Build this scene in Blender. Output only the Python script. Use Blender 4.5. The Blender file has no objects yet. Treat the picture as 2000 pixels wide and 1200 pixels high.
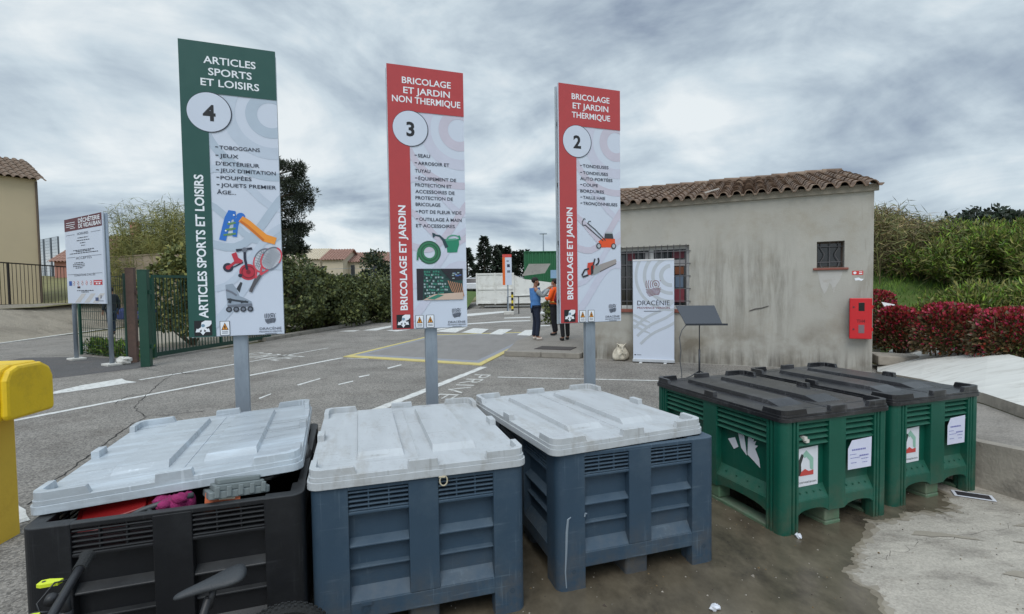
import bpy, bmesh, math, random
from mathutils import Matrix, Vector
R = random.Random(7)
PI = math.pi
rad = math.radians
SC = bpy.context.scene
COL = SC.collection

# ---------------------------------------------------------------- camera
CF, CP, CR, CH = 988.19, rad(2.2423), rad(-0.8328), 1.6373      # focal (px of a 2000 px wide picture), pitch, roll, height
_c, _s = math.cos(CP), math.sin(CP)
FW = Vector((0, _c, -_s)); UP = Vector((0, _s, _c)); RT = Vector((1, 0, 0))
R2 = RT * math.cos(CR) + UP * math.sin(CR); U2 = -RT * math.sin(CR) + UP * math.cos(CR)
cd = bpy.data.cameras.new('camera'); cam = bpy.data.objects.new('camera', cd); COL.objects.link(cam)
cd.sensor_width = 36.0; cd.lens = CF / 2000 * 36; cd.clip_start = .05; cd.clip_end = 5000
cam.matrix_world = Matrix(((R2.x, U2.x, -FW.x, 0), (R2.y, U2.y, -FW.y, 0), (R2.z, U2.z, -FW.z, CH), (0, 0, 0, 1)))
SC.camera = cam
SC.view_settings.view_transform = 'Standard'; SC.view_settings.look = 'None'
SC.view_settings.exposure = 0.0; SC.view_settings.gamma = 1.0

def ray(px, py):
    return FW + R2 * ((px - 1000) / CF) - U2 * ((py - 600) / CF)
def at(px, py, z=0.0):
    d = ray(px, py); t = (z - CH) / d.z; return Vector((d.x * t, d.y * t, z))
def atd(px, py, y):
    d = ray(px, py); t = y / d.y; return Vector((d.x * t, y, CH + d.z * t))

# ---------------------------------------------------------------- sky
SUN_EL, SUN_AZ = rad(50), rad(192)      # azimuth clockwise from +Y
W = bpy.data.worlds.new('World'); SC.world = W; W.use_nodes = True
nt = W.node_tree; nt.nodes.clear()
def N(tree, typ, **kw):
    n = tree.nodes.new(typ)
    for k, v in kw.items():
        if k == 'inp':
            for a, b in v.items(): n.inputs[a].default_value = b
        else: setattr(n, k, v)
    return n
def ramp(tree, stops, interp='LINEAR'):
    n = tree.nodes.new('ShaderNodeValToRGB'); e = n.color_ramp.elements; n.color_ramp.interpolation = interp
    while len(e) > 1: e.remove(e[-1])
    for i, (p, c) in enumerate(stops):
        el = e[0] if i == 0 else e.new(p)
        el.position = p; el.color = (c[0], c[1], c[2], 1) if hasattr(c, '__len__') else (c, c, c, 1)
    return n
def lin(r, g, b):
    f = lambda v: (v / 255 / 12.92) if v <= 10.3 else ((v / 255 + .055) / 1.055) ** 2.4
    return (f(r), f(g), f(b))
sky = N(nt, 'ShaderNodeTexSky'); sky.sky_type = 'NISHITA'; sky.sun_disc = False
sky.sun_elevation = SUN_EL; sky.sun_rotation = SUN_AZ
tc = N(nt, 'ShaderNodeTexCoord')
sep = N(nt, 'ShaderNodeSeparateXYZ'); nt.links.new(tc.outputs['Generated'], sep.inputs[0])
def math_(tree, op, a, b=None, clamp=False):
    m = tree.nodes.new('ShaderNodeMath'); m.operation = op; m.use_clamp = clamp
    for i, v in enumerate((a, b)):
        if v is None: continue
        if isinstance(v, (int, float)): m.inputs[i].default_value = v
        else: tree.links.new(v, m.inputs[i])
    return m.outputs[0]
zz = math_(nt, 'ADD', math_(nt, 'MAXIMUM', sep.outputs[2], 0.0), 0.24)
cx = math_(nt, 'DIVIDE', sep.outputs[0], zz); cy = math_(nt, 'DIVIDE', sep.outputs[1], zz)
comb = N(nt, 'ShaderNodeCombineXYZ'); nt.links.new(cx, comb.inputs[0]); nt.links.new(cy, comb.inputs[1])
def cloud_noise(scale, detail, rough, dist, off, sx=1.0, sy=1.0, rot=0.0):
    mp = N(nt, 'ShaderNodeMapping'); nt.links.new(comb.outputs[0], mp.inputs[0])
    mp.inputs['Location'].default_value = off; mp.inputs['Scale'].default_value = (sx, sy, 1); mp.inputs['Rotation'].default_value = (0, 0, rot)
    n = N(nt, 'ShaderNodeTexNoise', inp={'Scale': scale, 'Detail': detail, 'Roughness': rough, 'Distortion': dist})
    nt.links.new(mp.outputs[0], n.inputs['Vector']); return n.outputs['Fac']
n1 = cloud_noise(0.85, 9, .54, .8, (5.1, 2.9, 1), 1.0, 1.2, rad(24))
mp2 = N(nt, 'ShaderNodeMapping'); nt.links.new(tc.outputs['Generated'], mp2.inputs[0]); mp2.inputs['Scale'].default_value = (1, 1, 2.0); mp2.inputs['Location'].default_value = (2.3, .7, 1.1); mp2.inputs['Rotation'].default_value = (0, rad(14), 0)
nn2 = N(nt, 'ShaderNodeTexNoise', inp={'Scale': 4.0, 'Detail': 9, 'Roughness': .56, 'Distortion': .35}); nt.links.new(mp2.outputs[0], nn2.inputs['Vector']); n2 = nn2.outputs['Fac']
n3 = cloud_noise(0.40, 3, .5, .2, (0.6, 9.2, 5))
mix = math_(nt, 'ADD', math_(nt, 'MULTIPLY', n1, .50), math_(nt, 'ADD', math_(nt, 'MULTIPLY', n2, .34), math_(nt, 'MULTIPLY', n3, .16)))
lowb = math_(nt, 'MULTIPLY', math_(nt, 'SUBTRACT', 0.34, sep.outputs[2], True), .16)     # the cloud deck thins and brightens low down
fac = math_(nt, 'ADD', mix, lowb)
k = 10.0
def ck(r, g, b): c = lin(r, g, b); return (c[0] * k, c[1] * k, c[2] * k)
cr_ = ramp(nt, [(0.39, ck(124, 138, 159)), (0.445, ck(150, 165, 183)), (0.497, ck(178, 193, 206)), (0.55, ck(206, 220, 229)), (0.615, ck(236, 243, 246))])
nt.links.new(fac, cr_.inputs[0])
mx = N(nt, 'ShaderNodeMixRGB', inp={'Fac': .94}); nt.links.new(sky.outputs[0], mx.inputs[1]); nt.links.new(cr_.outputs[0], mx.inputs[2])
# an overcast deck is brightest towards the zenith; unseen sky there and behind the camera is raised to light the scene
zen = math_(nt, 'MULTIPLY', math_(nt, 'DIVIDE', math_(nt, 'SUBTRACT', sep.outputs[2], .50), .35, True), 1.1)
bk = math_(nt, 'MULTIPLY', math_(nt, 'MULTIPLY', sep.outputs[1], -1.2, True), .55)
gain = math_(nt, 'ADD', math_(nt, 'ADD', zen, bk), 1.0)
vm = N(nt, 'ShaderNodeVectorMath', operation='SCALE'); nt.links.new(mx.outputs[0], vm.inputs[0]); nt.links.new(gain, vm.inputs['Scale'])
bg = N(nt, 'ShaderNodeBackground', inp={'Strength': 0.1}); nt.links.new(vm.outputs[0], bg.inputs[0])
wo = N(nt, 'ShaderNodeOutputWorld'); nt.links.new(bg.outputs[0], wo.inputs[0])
sl = bpy.data.lights.new('sun', 'SUN'); sl.energy = 1.5; sl.angle = rad(34); sl.color = (1, .97, .92)
so = bpy.data.objects.new('sun', sl); COL.objects.link(so)
sd = Vector((math.sin(SUN_AZ) * math.cos(SUN_EL), math.cos(SUN_AZ) * math.cos(SUN_EL), math.sin(SUN_EL)))
so.rotation_euler = sd.to_track_quat('Z', 'Y').to_euler(); so.location = sd * 60

# ---------------------------------------------------------------- materials
def M(name, rgb, rough=.6, var=.12, vs=6.0, bump=0.0, bs=80.0, metal=0.0, dirt=None, stretch=(1, 1, 1), island=0.0, spec=.5, bdist=.01, coord='Object'):
    """rgb 0-255 sRGB of the surface's own colour; var = noise contrast; dirt = (rgb, amount, scale)"""
    m = bpy.data.materials.new(name); m.use_nodes = True; t = m.node_tree; L = t.links
    b = t.nodes['Principled BSDF']; b.inputs['Roughness'].default_value = rough; b.inputs['Metallic'].default_value = metal
    b.inputs['Specular IOR Level'].default_value = spec
    c = lin(*rgb)
    tc = N(t, 'ShaderNodeTexCoord'); mp = N(t, 'ShaderNodeMapping'); mp.inputs['Scale'].default_value = stretch
    L.new(tc.outputs[coord], mp.inputs[0])
    n = N(t, 'ShaderNodeTexNoise', inp={'Scale': vs, 'Detail': 7, 'Roughness': .62}); L.new(mp.outputs[0], n.inputs['Vector'])
    rp = ramp(t, [(.25, tuple(x * (1 - var) for x in c)), (.5, c), (.75, tuple(min(.95, x * (1 + var)) for x in c))]); L.new(n.outputs['Fac'], rp.inputs[0])
    out = rp.outputs[0]
    if dirt:
        dn = N(t, 'ShaderNodeTexNoise', inp={'Scale': dirt[2], 'Detail': 8, 'Roughness': .7}); L.new(mp.outputs[0], dn.inputs['Vector'])
        dr = ramp(t, [(.5, 0.0), (.72, dirt[1])]); L.new(dn.outputs['Fac'], dr.inputs[0])
        dm = N(t, 'ShaderNodeMixRGB'); L.new(dr.outputs[0], dm.inputs[0]); L.new(out, dm.inputs[1]); dm.inputs[2].default_value = (*lin(*dirt[0]), 1); out = dm.outputs[0]
    if island:
        g = N(t, 'ShaderNodeNewGeometry'); hv = N(t, 'ShaderNodeHueSaturation')
        L.new(out, hv.inputs['Color']); v = math_(t, 'ADD', math_(t, 'MULTIPLY', g.outputs['Random Per Island'], island), 1 - island * .5); L.new(v, hv.inputs['Value'])
        h = math_(t, 'ADD', math_(t, 'MULTIPLY', g.outputs['Random Per Island'], -island * .06), .5 + island * .03); L.new(h, hv.inputs['Hue']); out = hv.outputs[0]
    L.new(out, b.inputs['Base Color'])
    rr = math_(t, 'ADD', math_(t, 'MULTIPLY', n.outputs['Fac'], .24), rough - .12, True); L.new(rr, b.inputs['Roughness'])
    if bump:
        bn = N(t, 'ShaderNodeTexNoise', inp={'Scale': bs, 'Detail': 5, 'Roughness': .6}); L.new(tc.outputs[coord], bn.inputs['Vector'])
        bp = N(t, 'ShaderNodeBump', inp={'Strength': bump, 'Distance': bdist}); L.new(bn.outputs['Fac'], bp.inputs['Height']); L.new(bp.outputs[0], b.inputs['Normal'])
    return m
def flat(name, rgb, rough=.5):
    return M(name, rgb, rough, var=.05, vs=9)

# ---------------------------------------------------------------- mesh builder
class MB:
    def __init__(s): s.v = []; s.f = []; s.m = []; s.X = Matrix.Identity(4); s.mi = 0
    def add(s, vs, fs, mi=None):
        o = len(s.v); X = s.X
        s.v += [tuple(X @ Vector(p)) for p in vs]
        s.f += [tuple(i + o for i in f) for f in fs]; s.m += [s.mi if mi is None else mi] * len(fs)
    def box(s, x0, x1, y0, y1, z0, z1, mi=None):
        s.add([(x0, y0, z0), (x1, y0, z0), (x1, y1, z0), (x0, y1, z0), (x0, y0, z1), (x1, y0, z1), (x1, y1, z1), (x0, y1, z1)],
              [(0, 3, 2, 1), (4, 5, 6, 7), (0, 1, 5, 4), (1, 2, 6, 5), (2, 3, 7, 6), (3, 0, 4, 7)], mi)
    def prism(s, pts, z0, z1, mi=None, top=None):
        """pts: CCW polygon in XY; top: optional other outline for the upper face"""
        n = len(pts); top = top or pts
        s.add([(p[0], p[1], z0) for p in pts] + [(p[0], p[1], z1) for p in top],
              [tuple(range(n - 1, -1, -1)), tuple(range(n, 2 * n))] + [(i, (i + 1) % n, (i + 1) % n + n, i + n) for i in range(n)], mi)
    def xprism(s, pts, x0, x1, mi=None):
        """pts: outline in YZ swept along X"""
        n = len(pts)
        s.add([(x0, p[0], p[1]) for p in pts] + [(x1, p[0], p[1]) for p in pts],
              [tuple(range(n - 1, -1, -1)), tuple(range(n, 2 * n))] + [(i, (i + 1) % n, (i + 1) % n + n, i + n) for i in range(n)], mi)
    def yprism(s, pts, y0, y1, mi=None):
        n = len(pts)
        s.add([(p[0], y0, p[1]) for p in pts] + [(p[0], y1, p[1]) for p in pts],
              [tuple(range(n)), tuple(range(2 * n - 1, n - 1, -1))] + [(i, i + n, (i + 1) % n + n, (i + 1) % n) for i in range(n)], mi)
    def tube(s, pts, r, n=8, mi=None, cap=True):
        pts = [Vector(p) for p in pts]; rs = r if hasattr(r, '__len__') else [r] * len(pts)
        vs = []; fs = []; prev = None
        for i, p in enumerate(pts):
            d = (pts[min(i + 1, len(pts) - 1)] - pts[max(i - 1, 0)]).normalized()
            a = d.orthogonal().normalized() if prev is None else (prev - d * prev.dot(d)).normalized()
            prev = a; b = d.cross(a)
            for j in range(n):
                t = 2 * PI * j / n; vs.append(p + (a * math.cos(t) + b * math.sin(t)) * rs[i])
        for i in range(len(pts) - 1):
            for j in range(n):
                k = (j + 1) % n; fs.append((i * n + j, i * n + k, (i + 1) * n + k, (i + 1) * n + j))
        if cap: fs.append(tuple(range(n - 1, -1, -1))); fs.append(tuple(range(len(vs) - n, len(vs))))
        s.add(vs, fs, mi)
    def lathe(s, prof, n=20, mi=None):
        vs = [(r * math.cos(2 * PI * j / n), r * math.sin(2 * PI * j / n), z) for r, z in prof for j in range(n)]
        fs = [(i * n + j, i * n + (j + 1) % n, (i + 1) * n + (j + 1) % n, (i + 1) * n + j) for i in range(len(prof) - 1) for j in range(n)]
        fs += [tuple(range(n - 1, -1, -1)), tuple(range(len(vs) - n, len(vs)))]
        s.add(vs, fs, mi)
    def blob(s, c, r, n=10, jit=.0, mi=None):
        vs = []; fs = []; m = n // 2 + 1
        for i in range(m + 1):
            th = PI * i / m
            for j in range(n):
                ph = 2 * PI * j / n; q = 1 + R.uniform(-jit, jit)
                vs.append((c[0] + r[0] * q * math.sin(th) * math.cos(ph), c[1] + r[1] * q * math.sin(th) * math.sin(ph), c[2] + r[2] * q * math.cos(th)))
        for i in range(m):
            for j in range(n): fs.append((i * n + j, (i + 1) * n + j, (i + 1) * n + (j + 1) % n, i * n + (j + 1) % n))
        s.add(vs, fs, mi)
    def build(s, name, mats, parent=None, smooth=False, bevel=0.0, loc=None, rot=None):
        me = bpy.data.meshes.new(name); me.from_pydata(s.v, [], s.f)
        for m in (mats if isinstance(mats, (list, tuple)) else [mats]): me.materials.append(m)
        me.polygons.foreach_set('material_index', s.m); me.update()
        o = bpy.data.objects.new(name, me); COL.objects.link(o)
        if smooth: me.polygons.foreach_set('use_smooth', [True] * len(me.polygons))
        if bevel:
            bv = o.modifiers.new('bevel', 'BEVEL'); bv.width = bevel; bv.segments = 2; bv.limit_method = 'ANGLE'; bv.angle_limit = rad(35)
        if parent: o.parent = parent
        if loc is not None: o.location = loc
        if rot is not None: o.rotation_euler = rot
        return o
def tag(o, label, cat, group=None):
    o['label'] = label; o['category'] = cat
    if group: o['group'] = group
    return o
def thing(name, label, cat, loc=(0, 0, 0), rz=0.0, group=None):
    o = bpy.data.objects.new(name, None); COL.objects.link(o); o.empty_display_size = .2
    o.location = loc; o.rotation_euler = (0, 0, rz); return tag(o, label, cat, group)
def struct(o, kind='structure'): o['kind'] = kind; return o
def sheet(name, pts, z, mat, parent=None):
    b = MB(); b.add([(p[0], p[1], p[2] if len(p) > 2 else z) for p in pts], [tuple(range(len(pts)))])
    return b.build(name, mat, parent)
def rrect(x0, x1, y0, y1, r, n=5):
    o = []
    for cx, cy, a in ((x1 - r, y0 + r, -90), (x1 - r, y1 - r, 0), (x0 + r, y1 - r, 90), (x0 + r, y0 + r, 180)):
        for i in range(n + 1):
            t = rad(a + 90 * i / n); o.append((cx + r * math.cos(t), cy + r * math.sin(t)))
    return o

# flat lettering: the built-in font turned into mesh
_tc = {}
def glyphs(s, bold=0.0):
    if (s, bold) in _tc: return _tc[(s, bold)]
    cu = bpy.data.curves.new('lettering', 'FONT'); cu.body = s; cu.size = 1.0; cu.offset = bold; cu.resolution_u = 3; cu.fill_mode = 'FRONT'
    ob = bpy.data.objects.new('lettering', cu); COL.objects.link(ob)
    me = bpy.data.meshes.new_from_object(ob)
    vs = [(v.co.x, v.co.y) for v in me.vertices]; fs = [tuple(p.vertices) for p in me.polygons]
    bpy.data.objects.remove(ob); bpy.data.curves.remove(cu); bpy.data.meshes.remove(me)
    _tc[(s, bold)] = (vs, fs); return vs, fs
def cap_h(bold=0.0):
    vs, _ = glyphs('H', bold); return max(v[1] for v in vs) - min(v[1] for v in vs)
class Panel:
    """flat graphics on the front (-Y) of a panel; x to the right, z up, layers a millimetre apart"""
    def __init__(s, w, h): s.b = MB(); s.w = w; s.h = h; s.k = 0
    def P(s, u, v): return (u * s.w, (1 - v) * s.h)
    def raw(s, pts, fs, layer, mi): s.b.add([(p[0], -.0012 * layer - .00003 * s.k, p[1]) for p in pts], fs, mi)
    def poly(s, uv, layer=1, mi=0, uvs=True):
        s.k += uvs
        pts = [s.P(*p) for p in uv] if uvs else uv
        a = sum(pts[i - 1][0] * pts[i][1] - pts[i][0] * pts[i - 1][1] for i in range(len(pts)))
        s.raw(pts if a > 0 else pts[::-1], [tuple(range(len(pts)))], layer, mi)
    def rect(s, u0, u1, v0, v1, layer=1, mi=0): s.poly([(u0, v0), (u1, v0), (u1, v1), (u0, v1)], layer, mi)
    def disc(s, u, v, r, layer=1, mi=0, n=40, r2=None):
        s.k += 1
        c = s.P(u, v); s.raw([(c[0] + r * math.cos(2 * PI * i / n), c[1] + (r2 or r) * math.sin(2 * PI * i / n)) for i in range(n)], [tuple(range(n))], layer, mi)
    def ring(s, u, v, r0, r1, layer=1, mi=0, n=48, a0=0, a1=360, clip=True, sq=1.0):
        s.k += 1
        c = s.P(u, v)
        for i in range(n):
            t0 = rad(a0 + (a1 - a0) * i / n); t1 = rad(a0 + (a1 - a0) * (i + 1) / n)
            q = [(c[0] + r * math.cos(t), c[1] + sq * r * math.sin(t)) for r, t in ((r0, t0), (r1, t0), (r1, t1), (r0, t1))]
            s.quad(q, layer, mi, clip)
    def quad(s, q, layer, mi, clip=True):
        if clip:
            for ax, lim, sg in ((0, 0, 1), (0, s.w, -1), (1, 0, 1), (1, s.h, -1)):
                o = []
                for i in range(len(q)):
                    a, b = q[i - 1], q[i]; da, db = sg * (a[ax] - lim), sg * (b[ax] - lim)
                    if (da >= 0) != (db >= 0):
                        t = da / (da - db); o.append((a[0] + (b[0] - a[0]) * t, a[1] + (b[1] - a[1]) * t))
                    if db >= 0: o.append(b)
                q = o
                if len(q) < 3: return
        s.poly(q, layer, mi, False)
    def line(s, uv, wd, layer=1, mi=0, uvs=True, clip=True):
        s.k += 1
        pts = [s.P(*p) for p in uv] if uvs else uv; off = []
        for i, p in enumerate(pts):
            a, b = pts[max(i - 1, 0)], pts[min(i + 1, len(pts) - 1)]; dx, dy = b[0] - a[0], b[1] - a[1]; l = math.hypot(dx, dy) or 1
            w = (wd[i] if hasattr(wd, '__len__') else wd) / 2
            off.append(((p[0] - dy / l * w, p[1] + dx / l * w), (p[0] + dy / l * w, p[1] - dx / l * w)))
        for i in range(len(pts) - 1): s.quad([off[i][1], off[i + 1][1], off[i + 1][0], off[i][0]], layer, mi, clip)
    def text(s, t, u, v, cap, width=None, layer=2, mi=0, align='L', bold=0.0, rot=0.0):
        """(u,v): where the baseline starts (L), is centred (C); cap: capital height in metres; width in metres"""
        vs, fs = glyphs(t, bold); x0 = min(p[0] for p in vs); x1 = max(p[0] for p in vs)
        sy = cap / cap_h(bold); sx = width / (x1 - x0) if width else sy
        ox = {'L': 0, 'C': -(x1 - x0) * sx / 2, 'R': -(x1 - x0) * sx}[align]; c = s.P(u, v); ca, sa = math.cos(rot), math.sin(rot)
        o = [((p[0] - x0) * sx + ox, p[1] * sy) for p in vs]
        s.raw([(c[0] + a * ca - b * sa, c[1] + a * sa + b * ca) for a, b in o], fs, layer, mi)
    def build(s, name, mats, parent, y=0.0, x=0.0, z=0.0): return s.b.build(name, mats, parent, loc=(x, y, z))
def shield(pn, u, v, w, h, lw, mi, layer=2, n1=5, n2=6, step=None):
    """the fingerprint-like shield of arcs over wavy furrows; (u,v) centre"""
    c = pn.P(u, v)
    def inside(x, y):           # unit coords: x -1..1, y 1 (top) .. -1 (tip)
        if y > .98 or abs(x) > 1: return False
        return abs(x) <= (1.0 if y > -.15 else math.sqrt(max(0, 1 - ((y + .15) / .85) ** 2)))
    wave = lambda x: -.02 - .10 * x + .16 * math.sin(2.4 * x + .3)
    def run(f, lo, hi, n, cond):
        cur = []
        for i in range(n + 1):
            p = f(lo + (hi - lo) * i / n)
            if inside(*p) and cond(*p): cur.append((c[0] + p[0] * w / 2, c[1] + p[1] * h / 2))
            else:
                if len(cur) > 1: pn.line(cur, lw, layer, mi, False)
                cur = []
        if len(cur) > 1: pn.line(cur, lw, layer, mi, False)
    for i in range(n1):
        r = .17 + i * .29
        run(lambda t: (.34 + r * math.cos(t), .50 + r * .92 * math.sin(t)), 0, 2 * PI, 72, lambda x, y: y > wave(x) + .10)
    for i in range(n2):
        run(lambda t: (t, wave(t) - .02 - i * .86 / n2), -1, 1, 40, lambda x, y: True)

# ================================================================ SETTING
m_asph = M('asphalt', (127, 122, 115), .9, .24, .8, .55, 190, dirt=((94, 87, 80), .75, 1.1), bdist=.02)
def scratch(m, rgb, amt=.3, stretch=(30, 30, 1.5), lo=.60):
    """thin pale wear marks"""
    t = m.node_tree; b = t.nodes['Principled BSDF']; L = t.links; src = b.inputs['Base Color'].links[0].from_socket; tc = N(t, 'ShaderNodeTexCoord'); out = src
    for k_, st in enumerate((stretch, (stretch[2], stretch[1], stretch[0]))):
        mp = N(t, 'ShaderNodeMapping'); mp.inputs['Scale'].default_value = st; mp.inputs['Rotation'].default_value = (.25 + .3 * k_, .35, .4 + .3 * k_); L.new(tc.outputs['Object'], mp.inputs[0])
        n = N(t, 'ShaderNodeTexNoise', inp={'Scale': 2.2, 'Detail': 3, 'Roughness': .5}); L.new(mp.outputs[0], n.inputs['Vector']); g = N(t, 'ShaderNodeTexNoise', inp={'Scale': 3.5, 'Detail': 3}); L.new(tc.outputs['Object'], g.inputs['Vector'])
        r = ramp(t, [(lo, 0), (lo + .08, amt)]); L.new(n.outputs['Fac'], r.inputs[0]); r2 = ramp(t, [(.45, 0), (.62, 1)]); L.new(g.outputs['Fac'], r2.inputs[0])
        mm = N(t, 'ShaderNodeMixRGB'); L.new(math_(t, 'MULTIPLY', r.outputs[0], r2.outputs[0]), mm.inputs[0]); L.new(out, mm.inputs[1]); mm.inputs[2].default_value = (*lin(*rgb), 1); out = mm.outputs[0]
    L.new(out, b.inputs['Base Color'])
def speckle(m, scale, lo, hi, amt=.5):
    """aggregate stones: fine light and dark grains in the surface's own colour"""
    t = m.node_tree; b = t.nodes['Principled BSDF']; l = b.inputs['Base Color'].links[0]; src = l.from_socket
    tc = N(t, 'ShaderNodeTexCoord'); v = N(t, 'ShaderNodeTexVoronoi', inp={'Scale': scale}); t.links.new(tc.outputs['Object'], v.inputs['Vector'])
    sp = N(t, 'ShaderNodeSeparateColor'); t.links.new(v.outputs['Color'], sp.inputs[0])
    r = ramp(t, [(0, lo), (1, hi)]); t.links.new(sp.outputs[0], r.inputs[0])
    mm = N(t, 'ShaderNodeMixRGB', blend_type='MULTIPLY', inp={'Fac': amt}); t.links.new(src, mm.inputs[1]); t.links.new(r.outputs[0], mm.inputs[2])
    t.links.new(mm.outputs[0], b.inputs['Base Color'])
speckle(m_asph, 75, .45, 1.7, .85)
m_asph_dark = M('dark_asphalt', (84, 82, 81), .9, .18, 2, .5, 160, dirt=((100, 88, 80), .5, 1.2)); speckle(m_asph_dark, 75, .5, 1.6, .7)
m_conc = M('dry_concrete', (166, 159, 147), .85, .22, 3.2, .45, 60, dirt=((112, 105, 96), .85, 2.1), stretch=(1, 2.2, 1)); speckle(m_conc, 120, .75, 1.25, .6)
m_conc_wall = M('weathered_concrete', (156, 148, 136), .9, .26, 4, .6, 40, dirt=((84, 80, 74), .8, 2.2))
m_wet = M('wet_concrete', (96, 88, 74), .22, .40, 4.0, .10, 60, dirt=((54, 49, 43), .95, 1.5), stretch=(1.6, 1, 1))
m_white_slab = M('pale_new_concrete', (202, 200, 193), .8, .10, 2.5, .3, 40, dirt=((158, 153, 143), .75, 2.2), stretch=(.6, 2, 1))
m_side = M('pavement', (134, 128, 120), .9, .12, 2.5, .3, 80, dirt=((104, 98, 90), .6, 1.5)); speckle(m_side, 90, .6, 1.5, .5)
m_kerb = M('kerb_stone', (140, 134, 124), .85, .15, 5, .3, 60, dirt=((88, 82, 74), .7, 4))
m_soil = M('rough_grass_soil', (112, 108, 66), .95, .3, 1.2, .6, 30, dirt=((126, 112, 84), .7, .7))
m_grass = M('green_grass_bank', (70, 92, 34), .95, .3, 2.2, .8, 40, dirt=((96, 98, 52), .6, 1.2))
m_paint = M('worn_white_paint', (206, 205, 200), .8, .10, 9, .2, 90, dirt=((128, 124, 118), .95, 11))
m_ypaint = M('worn_yellow_paint', (196, 180, 112), .8, .12, 6, .2, 90, dirt=((140, 132, 110), .8, 6))
m_bluepaint = M('worn_grey_blue_paint', (138, 140, 146), .8, .1, 6, .2, 90, dirt=((122, 120, 118), .8, 6))
m_wornpaint = M('half_gone_white_paint', (196, 194, 188), .8, .1, 9, .2, 90, dirt=((120, 116, 110), 1.0, 12))
m_crack = flat('crack_tar', (44, 41, 38), .95)

def grid_sheet(name, x0, x1, y0, y1, step, hf, mat, smooth=True):
    nx = int((x1 - x0) / step) + 1; ny = int((y1 - y0) / step) + 1; b = MB()
    vs = [(x0 + (x1 - x0) * i / (nx - 1), y0 + (y1 - y0) * j / (ny - 1)) for j in range(ny) for i in range(nx)]
    b.add([(x, y, hf(x, y)) for x, y in vs], [(j * nx + i, j * nx + i + 1, (j + 1) * nx + i + 1, (j + 1) * nx + i) for j in range(ny - 1) for i in range(nx - 1)])
    return b.build(name, mat, smooth=smooth)
struct(sheet('ground', [(-900, -300), (900, -300), (900, 1500), (-900, 1500)], -.02, m_soil))
struct(sheet('road', [(-17.0, -8), (2.3, -8), (2.5, 3.9), (7.2, 9.6), (7.2, 10.3), (7.5, 26), (9, 60), (-4.2, 60), (-6.4, 26.6), (-7.95, 16.6), (-8.3, 14.4), (-13.5, 16), (-17.6, 20.4)], 0, m_asph))
struct(sheet('concrete_pad', [(-.75, -3), (9, -3), (9, 3.0), (3.75, 3.75), (3.05, 6.1), (1.0, 5.5), (-.9, 4.1)], .004, m_conc))
# the wet patch under and before the green bins, edge read off the ground
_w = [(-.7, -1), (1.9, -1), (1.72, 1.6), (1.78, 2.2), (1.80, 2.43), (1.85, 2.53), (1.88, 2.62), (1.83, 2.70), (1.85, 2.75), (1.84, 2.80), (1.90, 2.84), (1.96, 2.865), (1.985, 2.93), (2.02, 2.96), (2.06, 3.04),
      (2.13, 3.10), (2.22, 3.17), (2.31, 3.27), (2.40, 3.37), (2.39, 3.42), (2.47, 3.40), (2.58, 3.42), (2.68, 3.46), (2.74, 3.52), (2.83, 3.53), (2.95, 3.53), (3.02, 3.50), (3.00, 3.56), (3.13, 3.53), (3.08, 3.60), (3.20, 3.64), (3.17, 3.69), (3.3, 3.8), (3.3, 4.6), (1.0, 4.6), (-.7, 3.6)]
def wob(pts, a, n, seed=3):
    rr = random.Random(seed); o = []
    for i, p in enumerate(pts):
        q = pts[(i + 1) % len(pts)]; dx, dy = q[0] - p[0], q[1] - p[1]; l = math.hypot(dx, dy)
        o.append(p)
        for k in range(1, n):
            e = rr.uniform(-a, a) * min(1, l / .1); o.append((p[0] + dx * k / n - dy / l * e, p[1] + dy * k / n + dx / l * e))
    return o
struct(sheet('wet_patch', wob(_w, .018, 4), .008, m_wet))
def grow(pts, k):
    o = []
    for i, p in enumerate(pts):
        a, c = pts[i - 1], pts[(i + 1) % len(pts)]; dx, dy = c[0] - a[0], c[1] - a[1]; l = math.hypot(dx, dy) or 1
        o.append((p[0] + dy / l * k, p[1] - dx / l * k))
    return o
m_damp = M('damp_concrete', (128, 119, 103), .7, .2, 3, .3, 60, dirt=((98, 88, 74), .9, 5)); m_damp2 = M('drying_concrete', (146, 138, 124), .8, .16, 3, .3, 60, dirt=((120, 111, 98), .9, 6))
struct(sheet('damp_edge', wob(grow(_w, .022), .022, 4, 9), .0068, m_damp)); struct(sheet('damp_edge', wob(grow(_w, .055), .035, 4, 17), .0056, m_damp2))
b = MB(); _r = random.Random(12)
for _ in range(900):
    x, y = _r.uniform(-.6, 3.8), _r.uniform(1.6, 4.4); s = _r.uniform(.002, .007) * (2.2 if _r.random() < .04 else 1); k = _r.uniform(0, PI)
    b.add([(x + s * math.cos(k + q) * _r.uniform(.6, 1.3), y + s * math.sin(k + q) * _r.uniform(.6, 1.3), .0083) for q in (0, 2.1, 4.2)] + [(x, y, .0083 + s * .8)], [(0, 1, 3), (1, 2, 3), (2, 0, 3)], _r.choice((0, 0, 1, 2)))
o = b.build('grit', [m_conc_wall, flat('dark_grit', (70, 62, 54), .9), flat('dead_leaf_bits', (112, 92, 62), .9)]); o['kind'] = 'stuff'; o['label'] = 'small grit and leaf bits strewn over the concrete pad'; o['category'] = 'grit'
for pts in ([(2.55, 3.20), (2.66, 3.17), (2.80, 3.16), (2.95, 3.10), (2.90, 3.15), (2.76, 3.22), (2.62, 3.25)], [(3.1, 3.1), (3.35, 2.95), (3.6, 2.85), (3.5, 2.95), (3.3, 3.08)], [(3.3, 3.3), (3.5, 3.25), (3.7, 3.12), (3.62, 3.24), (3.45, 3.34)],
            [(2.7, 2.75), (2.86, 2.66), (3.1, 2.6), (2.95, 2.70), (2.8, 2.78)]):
    struct(sheet('damp_stain', wob(pts, .006, 4, 5), .0075, m_damp2))

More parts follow.
